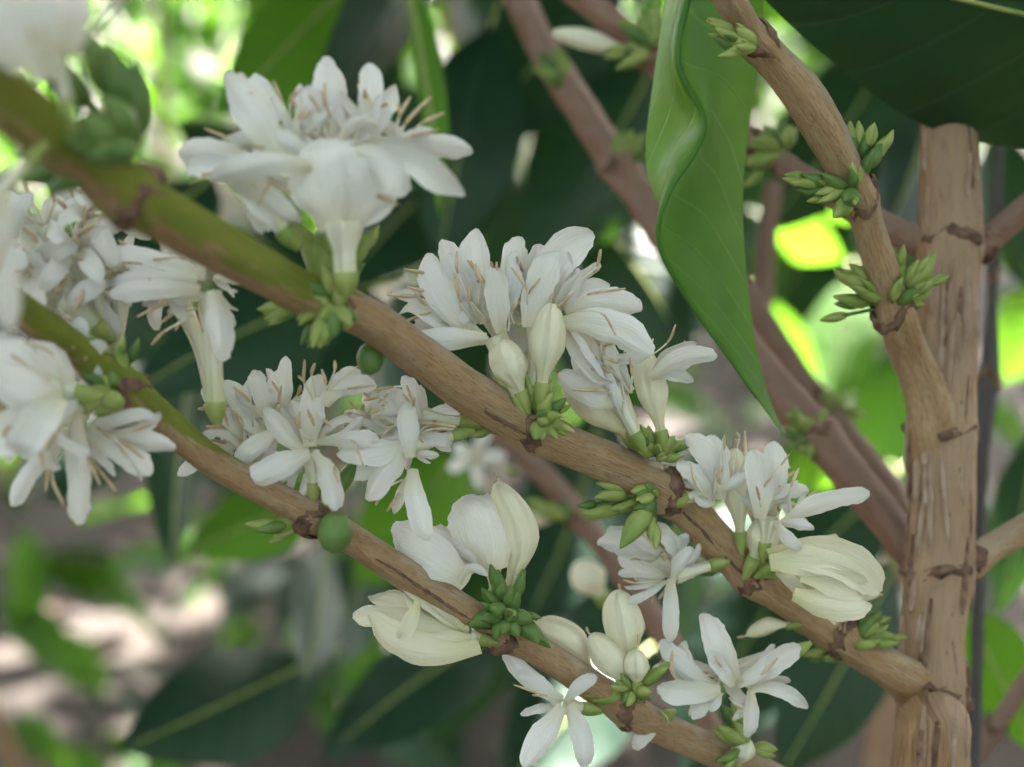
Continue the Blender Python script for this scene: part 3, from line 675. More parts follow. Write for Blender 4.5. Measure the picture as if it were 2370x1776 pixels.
# ================================================================= FLOWERS ON THE LOWER BRANCH
d = .232
flower(brB, WD, d - .001, (960, 1080, 935, 770), [
    (940, 780, 470, 1030, 205, -2, -4, -.04, 4), (950, 790, 1120, 1190, 180, -2, -3, .09, 8), (990, 720, 1430, 690, 140, 0, 0, .04, 25), (940, 740, 1010, 240, 290, 0, 1, .04, 4), (890, 760, 600, 470, 150, -1, 0, .03, 8),
    (1050, 440, 1410, 310, 170, 1, 1, .2, 10), (1080, 330, 1300, 210, 120, 2, 2, .15, 18)],
    stamens=[(960, 400, 850, 220), (970, 400, 900, 105), (980, 380, 975, 130), (1000, 380, 1025, 175), (1060, 330, 1120, 110), (940, 700, 860, 480), (960, 700, 920, 470), (1000, 500, 1100, 590)], seed=31,
    label='white star flower on the lower branch with two petals hanging below it')
flower(brB, WD, d + .003, (560, 960, 560, 640), [
    (690, 620, 400, 870, 210, -4, -4, -.03, 4), (610, 520, 520, 180, 250, 0, 1, -.04, 4), (650, 500, 690, 170, 200, 1, 2, .0, 8), (755, 500, 760, 95, 120, 1, 1, 0, 6), (740, 560, 910, 380, 110, -1, -1, .05, 20),
    (450, 650, 160, 350, 190, 0, 1, -.08, 15), (520, 590, 280, 290, 210, 1, 2, -.08, 8), (420, 720, 0, 940, 135, -2, -2, -.09, 8), (430, 740, 135, 690, 70, -2, -3, -.2, 25), (600, 640, 380, 480, 200, 0, 1, .05, 10)],
    stamens=[(440, 700, 320, 500), (430, 700, 250, 520), (460, 690, 380, 480), (700, 480, 660, 260), (400, 720, 180, 590), (760, 450, 720, 320)], seed=32, label='left flower of the pair on the lower branch, a long petal pointing left')
d = .221
flower(brB, WE, d, (1580, 1660, 1540, 800), [
    (1560, 760, 1590, 1260, 230, -3, -4, .05, 0), (1590, 760, 1720, 1010, 210, 0, 1, -.15, 15), (1500, 640, 860, 470, 200, 0, 0, .04, 8), (1440, 700, 800, 720, 190, -1, -1, -.04, 8), (1460, 760, 810, 790, 160, -2, -3, -.03, 18),
    (1450, 620, 1270, 370, 250, 1, 2, -.06, 10), (1200, 480, 1095, 270, 100, 1, 1, -.15, 20), (1560, 680, 1780, 720, 180, 1, 1, .1, 12), (1480, 800, 1100, 880, 200, 1, 1, -.1, 8)],
    stamens=[(1420, 950, 1110, 1165), (1440, 900, 1180, 1000), (1300, 820, 1000, 960), (1250, 640, 900, 560), (1400, 860, 1280, 1060)], seed=33, tw_=(40, 48),
    label='side-facing white flower with a long tube hanging below the green end of the thick branch')
d = .219
for j, (mu, mv, ax) in enumerate([(260, 620, (-.5, -.5, -.6)), (560, 480, (.1, -.6, -.7)), (620, 720, (.3, .1, -.9)), (420, 860, (-.1, .3, -.9)), (330, 300, (-.2, -.8, -.4)), (640, 250, (.4, -.7, -.4)), (120, 420, (-.6, -.2, -.6))]):
    auto_flower(brB, WE, d + .002 * (j % 3), (760, 1080), (mu, mv), 470, 50 + j, ax, .30, m=M['petal_old'] if j % 2 else None, st=5)
auto_flower(brB, WE, d - .004, (800, 1330), (620, 1230), 260, 60, (-.4, .2, -.8), .45)
d = .205
flower(brB, W4, d, (560, 930, 330, 900), [
    (380, 900, -120, 520, 480, 0, -2, .10, 0), (390, 930, -80, 820, 420, -3, -5, .02, 6), (360, 960, -80, 1260, 420, -1, -2, .05, 4), (400, 940, 120, 1300, 320, -4, -6, -.05, 6), (420, 960, 230, 560, 240, 1, 1, -.1, 15)], cap=.55, fill=6, seed=35,
    label='big blurred white flower at the left edge of the lower branch', tw_=(44, 80))
d = .214
flower(brB, W4, d, (590, 960, 480, 1130), [
    (440, 1170, 85, 1620, 125, -1, -2, -.07, 8), (480, 1000, 515, 1725, 150, -3, -3, .0, 0), (540, 1150, 950, 1420, 190, 0, 1, .04, 4), (620, 1180, 1095, 1280, 140, 1, 1, .04, 10), (560, 1160, 760, 1070, 150, 1, 2, .05, 18), (430, 1150, 170, 1280, 170, 1, 2, .05, 10)],
    stamens=[(470, 1180, 290, 1540), (500, 1180, 410, 1640), (540, 1200, 740, 1540), (540, 1190, 640, 1500)], seed=36, m=None, label='white flower hanging below the left end of the lower branch')
d = .244
flower(brB, WF, d, (1160, 1060, 1130, 800), [
    (1130, 860, 940, 310, 470, -1, -1, -.06, 0), (960, 940, 390, 610, 320, -2, -3, -.06, 4), (900, 960, 560, 560, 260, 1, 1, -.05, 8), (960, 900, 720, 520, 240, 2, 2, -.03, 8), (900, 960, 1090, 900, 70, -4, -5, .45, 10)], cap=1., fill=3, anth=0, seed=37,
    label='broad cupped white flower above the lower branch')
flower(brB, WF, d - .003, (1100, 1370, 960, 1340), [
    (1040, 1390, 235, 1210, 250, -2, -2, .15, 0), (960, 1310, 140, 1160, 175, 1, 1, -.02, 6), (930, 1280, 260, 1030, 190, 3, 3, -.03, 10), (600, 1080, 450, 1350, 130, -6, -6, .05, 8), (980, 1360, 560, 1330, 230, -1, 0, .02, 4)], m=M['cream'], cap=.36, fill=5, anth=0, seed=38,
    label='cream flower hanging under the lower branch with petals spread left')
d = .251
flower(brB, WG, d - .003, (690, 1240, 500, 1200), [
    (480, 1170, 70, 820, 145, 0, 1, .06, 4), (460, 1200, 155, 985, 135, -1, -1, -.08, 8), (420, 1210, 175, 1260, 80, 0, 1, -.03, 25), (510, 1180, 725, 1000, 170, -1, -1, .08, 8), (480, 1210, 220, 1650, 190, -2, -3, -.03, 0), (520, 1210, 655, 1655, 165, -2, -3, .06, 0)], m=M['petal'], fill=0, anth=2, seed=39,
    label='five-petalled white star flower at the bottom with all petals spread')
flower(brB, WG, d + .001, (2230, 790, 1820, 1060), [
    (1760, 1050, 1530, 550, 220, -1, 0, .04, 4), (1620, 1080, 1210, 750, 150, 0, 0, .06, 8), (1420, 1100, 1215, 760, 170, 1, 2, -.05, 15), (1830, 1060, 2190, 780, 240, 0, 1, .03, 4), (1860, 1090, 2250, 1240, 115, -1, -1, .17, 8),
    (1850, 1100, 1860, 1450, 120, -2, -2, .02, 0), (1640, 1110, 1190, 1080, 210, -2, -2, .05, 8), (1620, 1120, 1440, 1300, 190, -3, -3, -.05, 8), (1720, 1060, 1560, 820, 260, -2, -2, .0, 6), (1760, 1060, 1990, 860, 200, -1, -1, -.05, 10), (1640, 1120, 1560, 1240, 160, -4, -4, .1, 15)],
    stamens=[(1700, 1150, 1810, 1230), (1660, 1120, 1500, 1200)], seed=40, label='ragged white flower at the bottom centre, petals pointing every way')
flower(brB, WG, d + .004, (1250, 1280, 1200, 1310), [(1180, 1300, 990, 1515, 150, 0, 1, .03, 4), (1210, 1290, 1100, 1420, 120, 2, 2, .03, 14)], fill=0, anth=0, seed=41)
BUDS_B = [(WF, 1240, 1060, 1170, 215, 300, 1, .16), (WG, 1010, 1100, 690, 690, 250, -3, 0), (WG, 990, 960, 880, 370, 320, -1, 0), (WG, 1030, 1090, 1010, 800, 200, -5, 0), (WG, 700, 1000, 290, 600, 260, 3, .14), (WG, 1090, 1060, 1210, 900, 90, 0, 0), (WG, 1750, 1660, 1830, 1450, 190, -2, 0), (WG, 2180, 620, 1830, 690, 130, 2, .1)]
for (w, a, b, c, e, wd, dz, *bd) in BUDS_A + BUDS_B:
    br, C = (brA, CA) if (w, a, b, c, e, wd, dz, *bd) in BUDS_A else (brB, CB)
    u, v = w(a, b); dd = depth_at(C, near(C, u, v)) + dz / 1000; k = w(1, 0)[0] - w(0, 0)[0]
    g = empty('flower_bud', P(u, v, dd), parent=br)
    p0, p1 = P(u, v, dd), P(*w(c, e), dd - .001); wd_m = wd * k * dd / F
    bud(g, p0, p1, wd_m, M['cream'], 'closed_petals', bend=(bd[0] if bd else 0))
    ax = nrm(p1 - p0); calyx(g, p0 - ax * .0025, p0 + ax * .0018, wd_m * .19)
    rs = random.Random(int(a + b))
    stamen(g, p1 - ax * .0008, p1 + ax * rs.uniform(.0012, .003) + np.array([rs.uniform(-1, 1), 0, rs.uniform(-.5, 1)]) * .0008, rs, .00016, 'style_tip')

# ---- green buds and calyx cups at the nodes: (branch, node position, list of tips)
def green_cluster(parent, C, node, tips, w=V, dz=-2.5, seed=0, m='green_bud', label=None, sc_=1.):
    rnd = random.Random(seed); u, v = w(*node); dd = depth_at(C, near(C, u, v)); k = w(1, 0)[0] - w(0, 0)[0]
    g = empty('bud_cluster', P(u, v, dd), label, parent=parent)
    tips = list(tips)
    for t in list(tips) * 2:
        if rnd.random() < .7 and t[2] < 58: tips.append((t[0] + rnd.uniform(-22, 22), t[1] + rnd.uniform(-20, 20), t[2] * rnd.uniform(.55, .85), (t[3] if len(t) > 3 else dz) + rnd.uniform(-1.5, 1.5)))
    for t in tips:
        tu, tv, wd = t[:3]; z = t[3] if len(t) > 3 else rnd.uniform(dz - 2, dz + 3); st = t[4] if len(t) > 4 else .18
        wd *= rnd.uniform(.75, 1.1) * sc_; z -= .8; st = max(st, 1 - 2.1 * wd / (math.hypot(tu - node[0], tv - node[1]) + 1)); bu, bv = node[0] + (tu - node[0]) * st, node[1] + (tv - node[1]) * st
        b0, b1 = P(*w(bu, bv), dd + z * .7 / 1000), P(*w(tu, tv), dd + z / 1000)
        bud(g, b0, b1, wd * k * dd / F, M['green_dark'] if rnd.random() < .22 else M[m], 'green_bud', shape='green', n=10, k=12, twist=.2, bend=rnd.uniform(-.08, .08))
        n0 = P(u, v, dd)
        link('bud_stalk', grid_mesh('bud_stalk', tube_grid(catmull([n0, (n0 + b0) / 2, b0], 4), wd * k * dd / F * .16, 6), None, True), M['green_dark'], g)
    return g
green_cluster(brA, CA, (715, 655), [(555, 668, 36, 0), (572, 690, 26, -1), (695, 575, 34, -5), (735, 590, 32, -4), (675, 640, 30, -5), (688, 752, 44, -5), (775, 690, 30, -4), (705, 690, 28, -6), (750, 630, 30, -5), (690, 700, 40, -4), (760, 705, 40, -6), (650, 745, 30, 0), (808, 495, 36, 2), (770, 480, 40, 3), (640, 485, 60, 3), (700, 470, 60, 3), (600, 640, 24, 0), (780, 560, 34, 2), (640, 690, 34, -3), (720, 730, 36, -6), (660, 610, 34, -5)], seed=1, sc_=1.3)
green_cluster(brA, CA, (280, 320), [(90, 120, 80, -4), (165, 60, 90, -6), (230, 90, 80, -7), (290, 130, 80, -5), (320, 200, 70, -4), (170, 250, 90, -12), (130, 300, 90, -10), (230, 210, 90, -12), (250, 330, 80, -12), (40, 390, 90, 2), (100, 420, 80, -4), (30, 330, 70, 4), (190, 345, 80, -12), (300, 270, 60, -9)], seed=2, m='green_dark')
green_cluster(brA, CA, (1165, 905), [(1130, 800, 44, -3, .2), (1195, 820, 40, -4, .2), (1185, 860, 40, -6), (1200, 900, 42, -7), (1155, 950, 46, -7), (1230, 930, 40, -5), (1160, 850, 44, -3), (1225, 860, 32, -4), (1175, 890, 30, -8), (1205, 950, 30, -6), (1005, 905, 60, 3), (1010, 935, 50, 2), (1060, 890, 50, 3)], seed=3)
green_cluster(brA, CA, (1420, 985), [(1400, 920, 36, -2), (1440, 930, 34, -3), (1390, 950, 36, -3), (1460, 950, 36, -2), (1425, 960, 30, -5), (1475, 985, 30, -2), (1340, 940, 30, 0), (1440, 990, 28, -5)], seed=4)
green_cluster(brA, CA, (1415, 1070), [(1260, 1110, 40, -4), (1285, 1075, 38, -5), (1295, 1045, 38, -4), (1350, 1040, 34, -4), (1375, 1070, 44, -7), (1370, 1100, 40, -8), (1340, 1185, 50, -9), (1405, 1170, 30, -8), (1320, 1100, 34, -5), (1385, 1115, 40, -8), (1395, 1045, 30, -6)], seed=5)
green_cluster(brA, CA, (1625, 1225), [(1530, 1215, 44, 4), (1690, 1250, 40, -3), (1510, 1235, 30, 4)], seed=6)
green_cluster(brA, CA, (1835, 1395), [(1725, 1350, 40, 2), (1790, 1400, 44, 0), (1750, 1420, 36, 0), (1905, 1320, 40, -2), (1930, 1370, 34, -2), (1945, 1385, 30, -3), (1890, 1395, 30, -4), (1920, 1350, 24, -3), (1780, 1430, 30, -2)], seed=7)
green_cluster(brB, CB, (255, 850), [(165, 850, 60, -5), (205, 900, 64, -6), (190, 820, 56, -3), (240, 800, 40, -3), (255, 740, 40, -1), (300, 730, 30, 1), (230, 880, 60, -7), (270, 770, 30, 0)], seed=11)
green_cluster(brB, CB, (690, 1120), [(545, 1140, 56, -3, .3), (590, 1160, 30, -2), (655, 1000, 46, 0), (690, 1010, 50, 1), (630, 1060, 36, 2), (770, 990, 46, 2), (720, 1040, 40, 0)], seed=12)
green_cluster(brB, CB, (1095, 1330), [(1040, 1270, 40, -4), (1075, 1230, 44, -3), (1120, 1280, 50, -6), (1060, 1310, 48, -8), (1110, 1330, 40, -9), (1150, 1340, 40, -7), (1085, 1370, 40, -8), (1010, 1350, 60, -4), (990, 1395, 50, -2), (1120, 1375, 40, -7), (1165, 1390, 50, -5), (1040, 1340, 36, -8), (1130, 1230, 40, -2), (1190, 1400, 40, -4)], seed=13, m='green_dark')
green_cluster(brB, CB, (1370, 1490), [(1345, 1520, 34, -6), (1395, 1430, 36, -3), (1445, 1440, 34, -4, .2), (1330, 1470, 30, -4), (1400, 1510, 36, -6), (1275, 1515, 44, -3), (1290, 1540, 36, -2), (1370, 1440, 36, -3)], seed=14)
green_cluster(brB, CB, (1620, 1610), [(1560, 1560, 50, -3), (1540, 1580, 40, -4), (1580, 1520, 50, -2), (1545, 1645, 34, -6), (1680, 1620, 36, -2), (1590, 1560, 36, -5)], seed=15)
green_cluster(brC, CC_, (1640, 105), [(1525, 45, 40, -4), (1540, 80, 50, -4), (1565, 10, 46, -2), (1590, 60, 40, -5), (1570, 110, 34, -5), (1600, 30, 36, -3), (1590, 100, 30, -6), (1545, 60, 30, -6)], seed=21)
green_cluster(brC, CC_, (1845, 415), [(1690, 385, 40, -3), (1730, 375, 44, -4), (1775, 375, 30, -6), (1800, 470, 60, -7), (1760, 420, 40, -5), (1830, 440, 50, -8), (1720, 410, 40, -3), (1840, 350, 30, -8), (1925, 290, 34, -1, .55), (1890, 265, 30, -2, .55), (1870, 290, 28, -1, .6), (1905, 310, 40, -3, .5), (1835, 280, 44, 0, .5), (1780, 430, 34, -6)], seed=22)
green_cluster(brC, CC_, (1925, 660), [(1810, 590, 44, -2), (1835, 570, 40, -2), (1800, 640, 40, 0), (1840, 620, 36, -4), (1955, 540, 36, -4), (1915, 535, 36, -2), (2020, 545, 44, -3), (1985, 560, 36, -4), (2030, 600, 40, -2), (2010, 640, 40, 0), (1950, 600, 30, -7), (1990, 620, 36, -4), (1780, 690, 30, 2)], seed=23)
green_cluster(brD, CD, (1225, 180), [(1165, 110, 40), (1195, 100, 40), (1150, 150, 40), (1175, 165, 40), (1215, 110, 36), (1180, 140, 36)], seed=24)
green_cluster(brD, CD, (1350, 350), [(1330, 290, 36), (1365, 280, 40), (1390, 300, 40), (1400, 330, 30), (1345, 300, 30)], seed=25)
green_cluster(brD, CD, (1760, 940), [(1700, 920, 40), (1720, 960, 40), (1740, 900, 40), (1765, 890, 36), (1690, 940, 40), (1730, 985, 40), (1760, 1000, 36), (1710, 890, 34)], seed=26)
green_cluster(brE, CE, (1800, 880), [(1780, 840, 36), (1830, 860, 40), (1850, 920, 40), (1790, 900, 36), (1820, 900, 36)], seed=27)
green_cluster(brH, CH, (1420, 110), [(1320, 120, 36), (1340, 60, 40), (1375, 70, 40), (1380, 20, 40), (1350, 100, 40), (1330, 150, 40), (1440, 40, 40), (1410, 20, 40), (1365, 130, 36), (1390, 60, 36)], seed=28)
green_cluster(brH, CH, (1700, 330), [(1620, 300, 44), (1650, 270, 44), (1690, 250, 44), (1680, 290, 40), (1710, 270, 40), (1610, 355, 40), (1640, 340, 40), (1680, 330, 40), (1600, 405, 34, -1, .5)], seed=29)
green_cluster(brG, CG, (1240, 1120), [(1140, 1100, 44), (1170, 1085, 44), (1290, 1100, 40), (1200, 1090, 40), (1280, 1140, 36)], seed=30)
def blur_bud(parent, C, base, tip, wd, dz=0):
    u, v = V(*base); dd = depth_at(C, near(C, u, v)) + dz; g = empty('flower_bud', P(u, v, dd), parent=parent)
    p0, p1 = P(u, v, dd), P(*V(*tip), dd); bud(g, p0, p1, wd * 1.0714 * dd / F, M['cream'], 'closed_petals'); ax = nrm(p1 - p0)
    calyx(g, p0 - ax * .003, p0 + ax * .002, wd * 1.07 * dd / F * .22)
blur_bud(brH, CH, (1385, 115), (1195, 70), 50); blur_bud(brG, CG, (1310, 1300), (1245, 1215), 80, -.03); blur_bud(brG, CG, (1220, 1110), (1120, 1125), 44)
auto_flower(brG, V, .40, (1110, 1020), (1035, 990), 70, 71, (-.5, -.2, -.8), .42, m=M['petal'])
# round green fruits at two nodes
def fruit(parent, u, v, dd, rad):
    C = catmull([P(*V(u, v - rad), dd), P(*V(u, v), dd), P(*V(u, v + rad), dd)], 16); s = np.linspace(0, 1, 17)
    link('green_fruit', grid_mesh('green_fruit', tube_grid(C, np.sqrt(np.maximum(.002, 1 - (2 * s - 1) ** 2)) * rad * .82 * 1.0714 * dd / F, 20), None, True), M['fruit'], parent)
fruit(brB, 724, 1150, .2305, 46); fruit(brA, 800, 775, .226, 36)

# ================================================================= LARGE LEAVES OF THE TREE
leaf(tree, (2900, 190), (1560, -120), 800, .275, .255, 'leaf', roll=-22, bend=.0, cup=.05, fold=.1, arch=.02, seed=1, label='very large dark green leaf across the upper right corner', corr=.012, nu=40, nv=21)
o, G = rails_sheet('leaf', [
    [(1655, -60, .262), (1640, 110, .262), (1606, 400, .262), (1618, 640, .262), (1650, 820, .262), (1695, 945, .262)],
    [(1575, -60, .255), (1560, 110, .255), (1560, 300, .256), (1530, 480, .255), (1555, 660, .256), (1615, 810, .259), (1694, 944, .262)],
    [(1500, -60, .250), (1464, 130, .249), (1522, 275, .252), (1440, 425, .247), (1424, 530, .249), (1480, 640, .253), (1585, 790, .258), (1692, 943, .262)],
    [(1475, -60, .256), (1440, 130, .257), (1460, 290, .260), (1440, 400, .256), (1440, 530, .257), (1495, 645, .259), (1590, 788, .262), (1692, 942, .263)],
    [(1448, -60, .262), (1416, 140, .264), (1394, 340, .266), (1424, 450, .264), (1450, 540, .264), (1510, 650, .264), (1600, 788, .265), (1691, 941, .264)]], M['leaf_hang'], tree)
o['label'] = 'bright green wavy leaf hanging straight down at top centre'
link('midrib', grid_mesh('midrib', tube_grid(G[:38, 10] + nrm(CP - G[20, 10]) * .0002, np.linspace(.0007, .0002, 38), 7), None, True), M['leaf_young'], o)

# ================================================================= THE BUSH JUST BEHIND: leaves told apart through the blur
bush = empty('coffee_bush', (.30, 1.0, 0), 'dark leafed coffee bush just behind the flowering branches', 'bush')
st = [np.array([.30, 1.0, -.02]), np.array([.30, .98, .35]), np.array([.295, .95, .75]), np.array([.31, .93, 1.2]), np.array([.30, .92, 1.7])]
me, CBu, _ = branch_from_world('stem', st, [.016, .013, .011, .008, .005], [], 77, .05)
link('stem', me, M['bark_trunk'], bush)
LV = [  # base, tip, width, depth base, depth tip, material, roll
    ((800, -90), (478, 245), 250, .44, .40, 'leaf_mid', 20), ((930, -170), (655, 270), 240, .42, .39, 'leaf', -35), ((875, -60), (950, 470), 92, .38, .36, 'leaf_mid', 40),
    ((1330, -60), (1010, 340), 330, .52, .46, 'leaf', 10), ((1420, 120), (1120, 600), 330, .50, .46, 'leaf', -10), ((1060, 60), (950, 560), 290, .47, .44, 'leaf', 15), ((960, -80), (1190, 240), 210, .60, .55, 'leaf', 30),
    ((1250, 430), (1490, 780), 240, .50, .47, 'leaf', -20), ((1010, 350), (730, 640), 270, .50, .45, 'leaf', 42), ((460, 380), (190, 560), 230, .46, .42, 'leaf', 40),
    ((800, 620), (270, 860), 300, .44, .40, 'leaf', 38), ((420, 740), (370, 1240), 165, .50, .45, 'leaf', -40), ((700, 1170), (650, 1480), 165, .52, .46, 'leaf', -40),
    ((690, 1420), (260, 1620), 300, .50, .44, 'leaf', 20), ((1080, 1360), (700, 1640), 280, .52, .48, 'leaf', 35), ((700, 1040), (400, 1190), 190, .50, .46, 'leaf_mid', 10),
    ((1300, 880), (1130, 1360), 300, .62, .55, 'leaf', 5), ((1500, 1080), (1230, 1520), 300, .60, .55, 'leaf', -15), ((1720, 1230), (1480, 1680), 280, .52, .48, 'leaf', 10), ((1930, 1220), (1680, 1680), 300, .46, .42, 'leaf', -25),
    ((1930, 1030), (1630, 1320), 240, .52, .5, 'leaf', 15), ((1160, 1120), (930, 1620), 300, .63, .6, 'leaf', -25), ((1380, 1420), (1080, 1720), 280, .55, .5, 'leaf', 20), ((850, 620), (1000, 1000), 280, .62, .58, 'leaf', 10),
    ((2150, 280), (2250, 640), 190, .52, .5, 'leaf', 20), ((2080, 1310), (2250, 1640), 200, .42, .4, 'leaf_mid', 25), ((1940, 60), (1640, 500), 280, .52, .48, 'leaf', 0), ((2010, 230), (1880, 560), 170, .50, .46, 'leaf', -30),
    ((1800, 420), (1620, 720), 260, .92, .90, 'leaf', 20), ((1990, 700), (1840, 1170), 240, .86, .84, 'leaf', -10), ((600, 380), (380, 260), 150, .55, .5, 'leaf', -50), ((2240, 920), (2150, 1330), 160, .5, .48, 'leaf', 10),
    ((560, 520), (850, 760), 220, .58, .54, 'leaf', -20), ((1000, 960), (760, 1260), 260, .62, .58, 'leaf_mid', -10), ((1240, 600), (1420, 900), 240, .6, .56, 'leaf', 0)]
rlv = random.Random(15)
for u, v in [(760, 180), (900, 300), (1120, 180), (1300, 120), (1480, 420), (1250, 320), (1050, 480), (560, 560), (700, 760), (480, 960), (1000, 760), (1300, 760), (1450, 1000), (1250, 1180), (1050, 1320), (1420, 1320), (1620, 1180), (1580, 1480), (1850, 1300), (1200, 1560), (900, 1180), (760, 1320), (2020, 1180), (1950, 420), (2190, 1150), (160, 620), (330, 700), (200, 1000), (900, 1580)]:
    an = rlv.uniform(.6, 2.6); L = rlv.uniform(240, 330); dd = rlv.uniform(.68, .88)      # more leaves of the bush, deeper in, added to darken the gaps
    LV.append(((u - L / 2 * math.cos(an), v - L / 2 * math.sin(an)), (u + L / 2 * math.cos(an), v + L / 2 * math.sin(an)), rlv.uniform(170, 230), dd + .03, dd - .03, 'leaf', rlv.uniform(-25, 25)))
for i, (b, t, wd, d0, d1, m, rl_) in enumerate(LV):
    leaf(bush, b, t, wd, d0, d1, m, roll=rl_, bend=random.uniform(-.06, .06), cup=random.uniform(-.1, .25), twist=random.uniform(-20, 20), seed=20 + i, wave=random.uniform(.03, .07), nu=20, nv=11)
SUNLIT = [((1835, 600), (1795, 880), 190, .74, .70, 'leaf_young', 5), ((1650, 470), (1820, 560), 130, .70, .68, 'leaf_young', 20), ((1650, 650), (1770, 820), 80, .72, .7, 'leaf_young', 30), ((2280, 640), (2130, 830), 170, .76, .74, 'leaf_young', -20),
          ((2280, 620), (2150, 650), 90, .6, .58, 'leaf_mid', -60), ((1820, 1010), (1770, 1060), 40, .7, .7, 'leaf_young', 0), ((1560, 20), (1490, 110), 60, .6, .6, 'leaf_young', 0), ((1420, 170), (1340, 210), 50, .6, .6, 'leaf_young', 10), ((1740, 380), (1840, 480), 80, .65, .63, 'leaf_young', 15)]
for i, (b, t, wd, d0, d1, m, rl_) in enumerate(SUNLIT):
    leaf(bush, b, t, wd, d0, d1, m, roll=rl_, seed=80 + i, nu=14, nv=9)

# ================================================================= BUSHES FARTHER OFF
def leaf_var(m, seed, L=1.):
    rnd = random.Random(seed); b0, b2 = np.array([0., 0, 0]), np.array([1., 0, -.25]); b1 = np.array([.5, 0, .12])
    S = np.linspace(0, 1, 9); X = np.linspace(-1, 1, 5); G = np.zeros((9, 5, 3)); UV = np.zeros((9, 5, 2)); ph = rnd.uniform(0, 6)
    for i, s in enumerate(S):
        c = (1 - s) ** 2 * b0 + 2 * s * (1 - s) * b1 + s * s * b2; w = prof_leaf(s) * .21
        for j, x in enumerate(X):
            G[i, j] = c + np.array([0, x * w, .05 * abs(x) + .03 * math.sin(7 * s + ph + x)]); UV[i, j] = ((x + 1) / 2, s)
    return G, UV
def far_bush(x, y, h, nl, spread, label, seed, mats=('leaf', 'leaf_mid'), size=(.09, .16), low=.15, individual=True):
    rnd = random.Random(seed); z0 = hgt(x, y)
    root = empty('coffee_bush', (x, y, z0), label, 'bush', 'bushes farther off' if individual else 'bushes in the far rows')
    sp = [np.array([x, y, z0 - .02]), np.array([x + rnd.uniform(-.05, .05), y, z0 + h * .5]), np.array([x + rnd.uniform(-.08, .08), y, z0 + h * .95])]
    me, _, _ = branch_from_world('stem', sp, [.016, .011, .005], [], seed, .05, 40, 10)
    link('stem', me, M['bark_trunk'], root)
    var = []
    if individual:
        for q in range(6):
            G, UV = leaf_var(None, seed + q); me = grid_mesh('leaf', G, UV); me.materials.append(M[mats[q % len(mats)]]); var.append(me)
    parts = []
    for i in range(nl):
        a = rnd.uniform(0, 6.3); rr = spread * math.sqrt(rnd.random()); zz = z0 + h * (low + (1 - low) * rnd.random()); rr *= 1.1 - .6 * (zz - z0) / h
        p = Vector((x + rr * math.cos(a), y + rr * math.sin(a), zz)); L = rnd.uniform(*size)
        ro = Matrix.Rotation(a + rnd.uniform(-.7, .7), 4, 'Z') @ Matrix.Rotation(rnd.uniform(-.2, .9), 4, 'Y') @ Matrix.Rotation(rnd.uniform(-.6, .6), 4, 'X')
        mw = Matrix.Translation(p) @ ro @ Matrix.Scale(L, 4)
        if individual:
            o = bpy.data.objects.new('leaf', var[i % 6]); col.objects.link(o); o.parent = root
            o.matrix_parent_inverse = Matrix.Translation(-Vector(root.location)); o.matrix_basis = mw
        else:
            G, UV = leaf_var(None, i % 9); A = np.array(mw); G2 = G @ A[:3, :3].T + A[:3, 3]
            parts.append(gridpart(G2, i % len(mats), UV))
    if parts: link('crown', join_meshes('crown', parts), [M[q] for q in mats], root, kind='stuff')
    return root
far_bush(-.62, 2.7, 1.0, 60, .30, 'leafy bush standing behind the flower clusters at the left edge', 201, low=.45)
far_bush(-.1, 1.75, .95, 110, .34, 'dark bush behind the middle of the flowering branches', 202, low=.05)
far_bush(.40, 1.55, 1.1, 120, .30, 'dark bush behind the lower part of the trunk', 203, low=.0)
far_bush(.16, 2.3, 1.2, 120, .45, 'tall bush behind the dark leaves at top centre', 204, low=.45)
far_bush(.75, 2.6, 1.2, 110, .40, 'leafy bush behind the trunk at the right edge', 205, low=.35)
far_bush(-.82, 2.15, .95, 110, .34, 'dark green bush at the left edge beyond the dappled soil', 208, low=.22)
far_bush(-.34, 2.75, .85, 110, .36, 'dark green bush beyond the dappled soil, left of the picture centre', 209, low=.12)
far_bush(.52, 3.1, 1.0, 110, .40, 'dark green bush far behind the hanging leaf tip', 210, low=.25)
far_bush(-.55, 1.35, .36, 26, .16, 'low seedling bush in the lower left corner', 206, low=.2)
far_bush(-.22, 1.5, .40, 26, .14, 'low seedling bush on the soil left of the bottom centre', 207, low=.15)
for i, (x, y, h) in enumerate([(-1.5, 4.6, 1.3), (-.5, 5.4, 1.5), (.5, 5.0, 1.4), (1.5, 4.6, 1.4), (-2.4, 6.6, 1.8), (-.9, 7.4, 1.9), (.6, 7.2, 2.0), (2.2, 6.8, 1.8), (-3.6, 9.5, 2.4), (-1.3, 10, 2.4), (1.2, 10, 2.4), (3.8, 9.5, 2.4)]):
    far_bush(x, y, h, 420, .55 + .05 * y, 'blurred pale green bush in the far rows of the plantation', 300 + i, ('leaf_mid', 'leaf_young'), (.12, .2), .05, False)

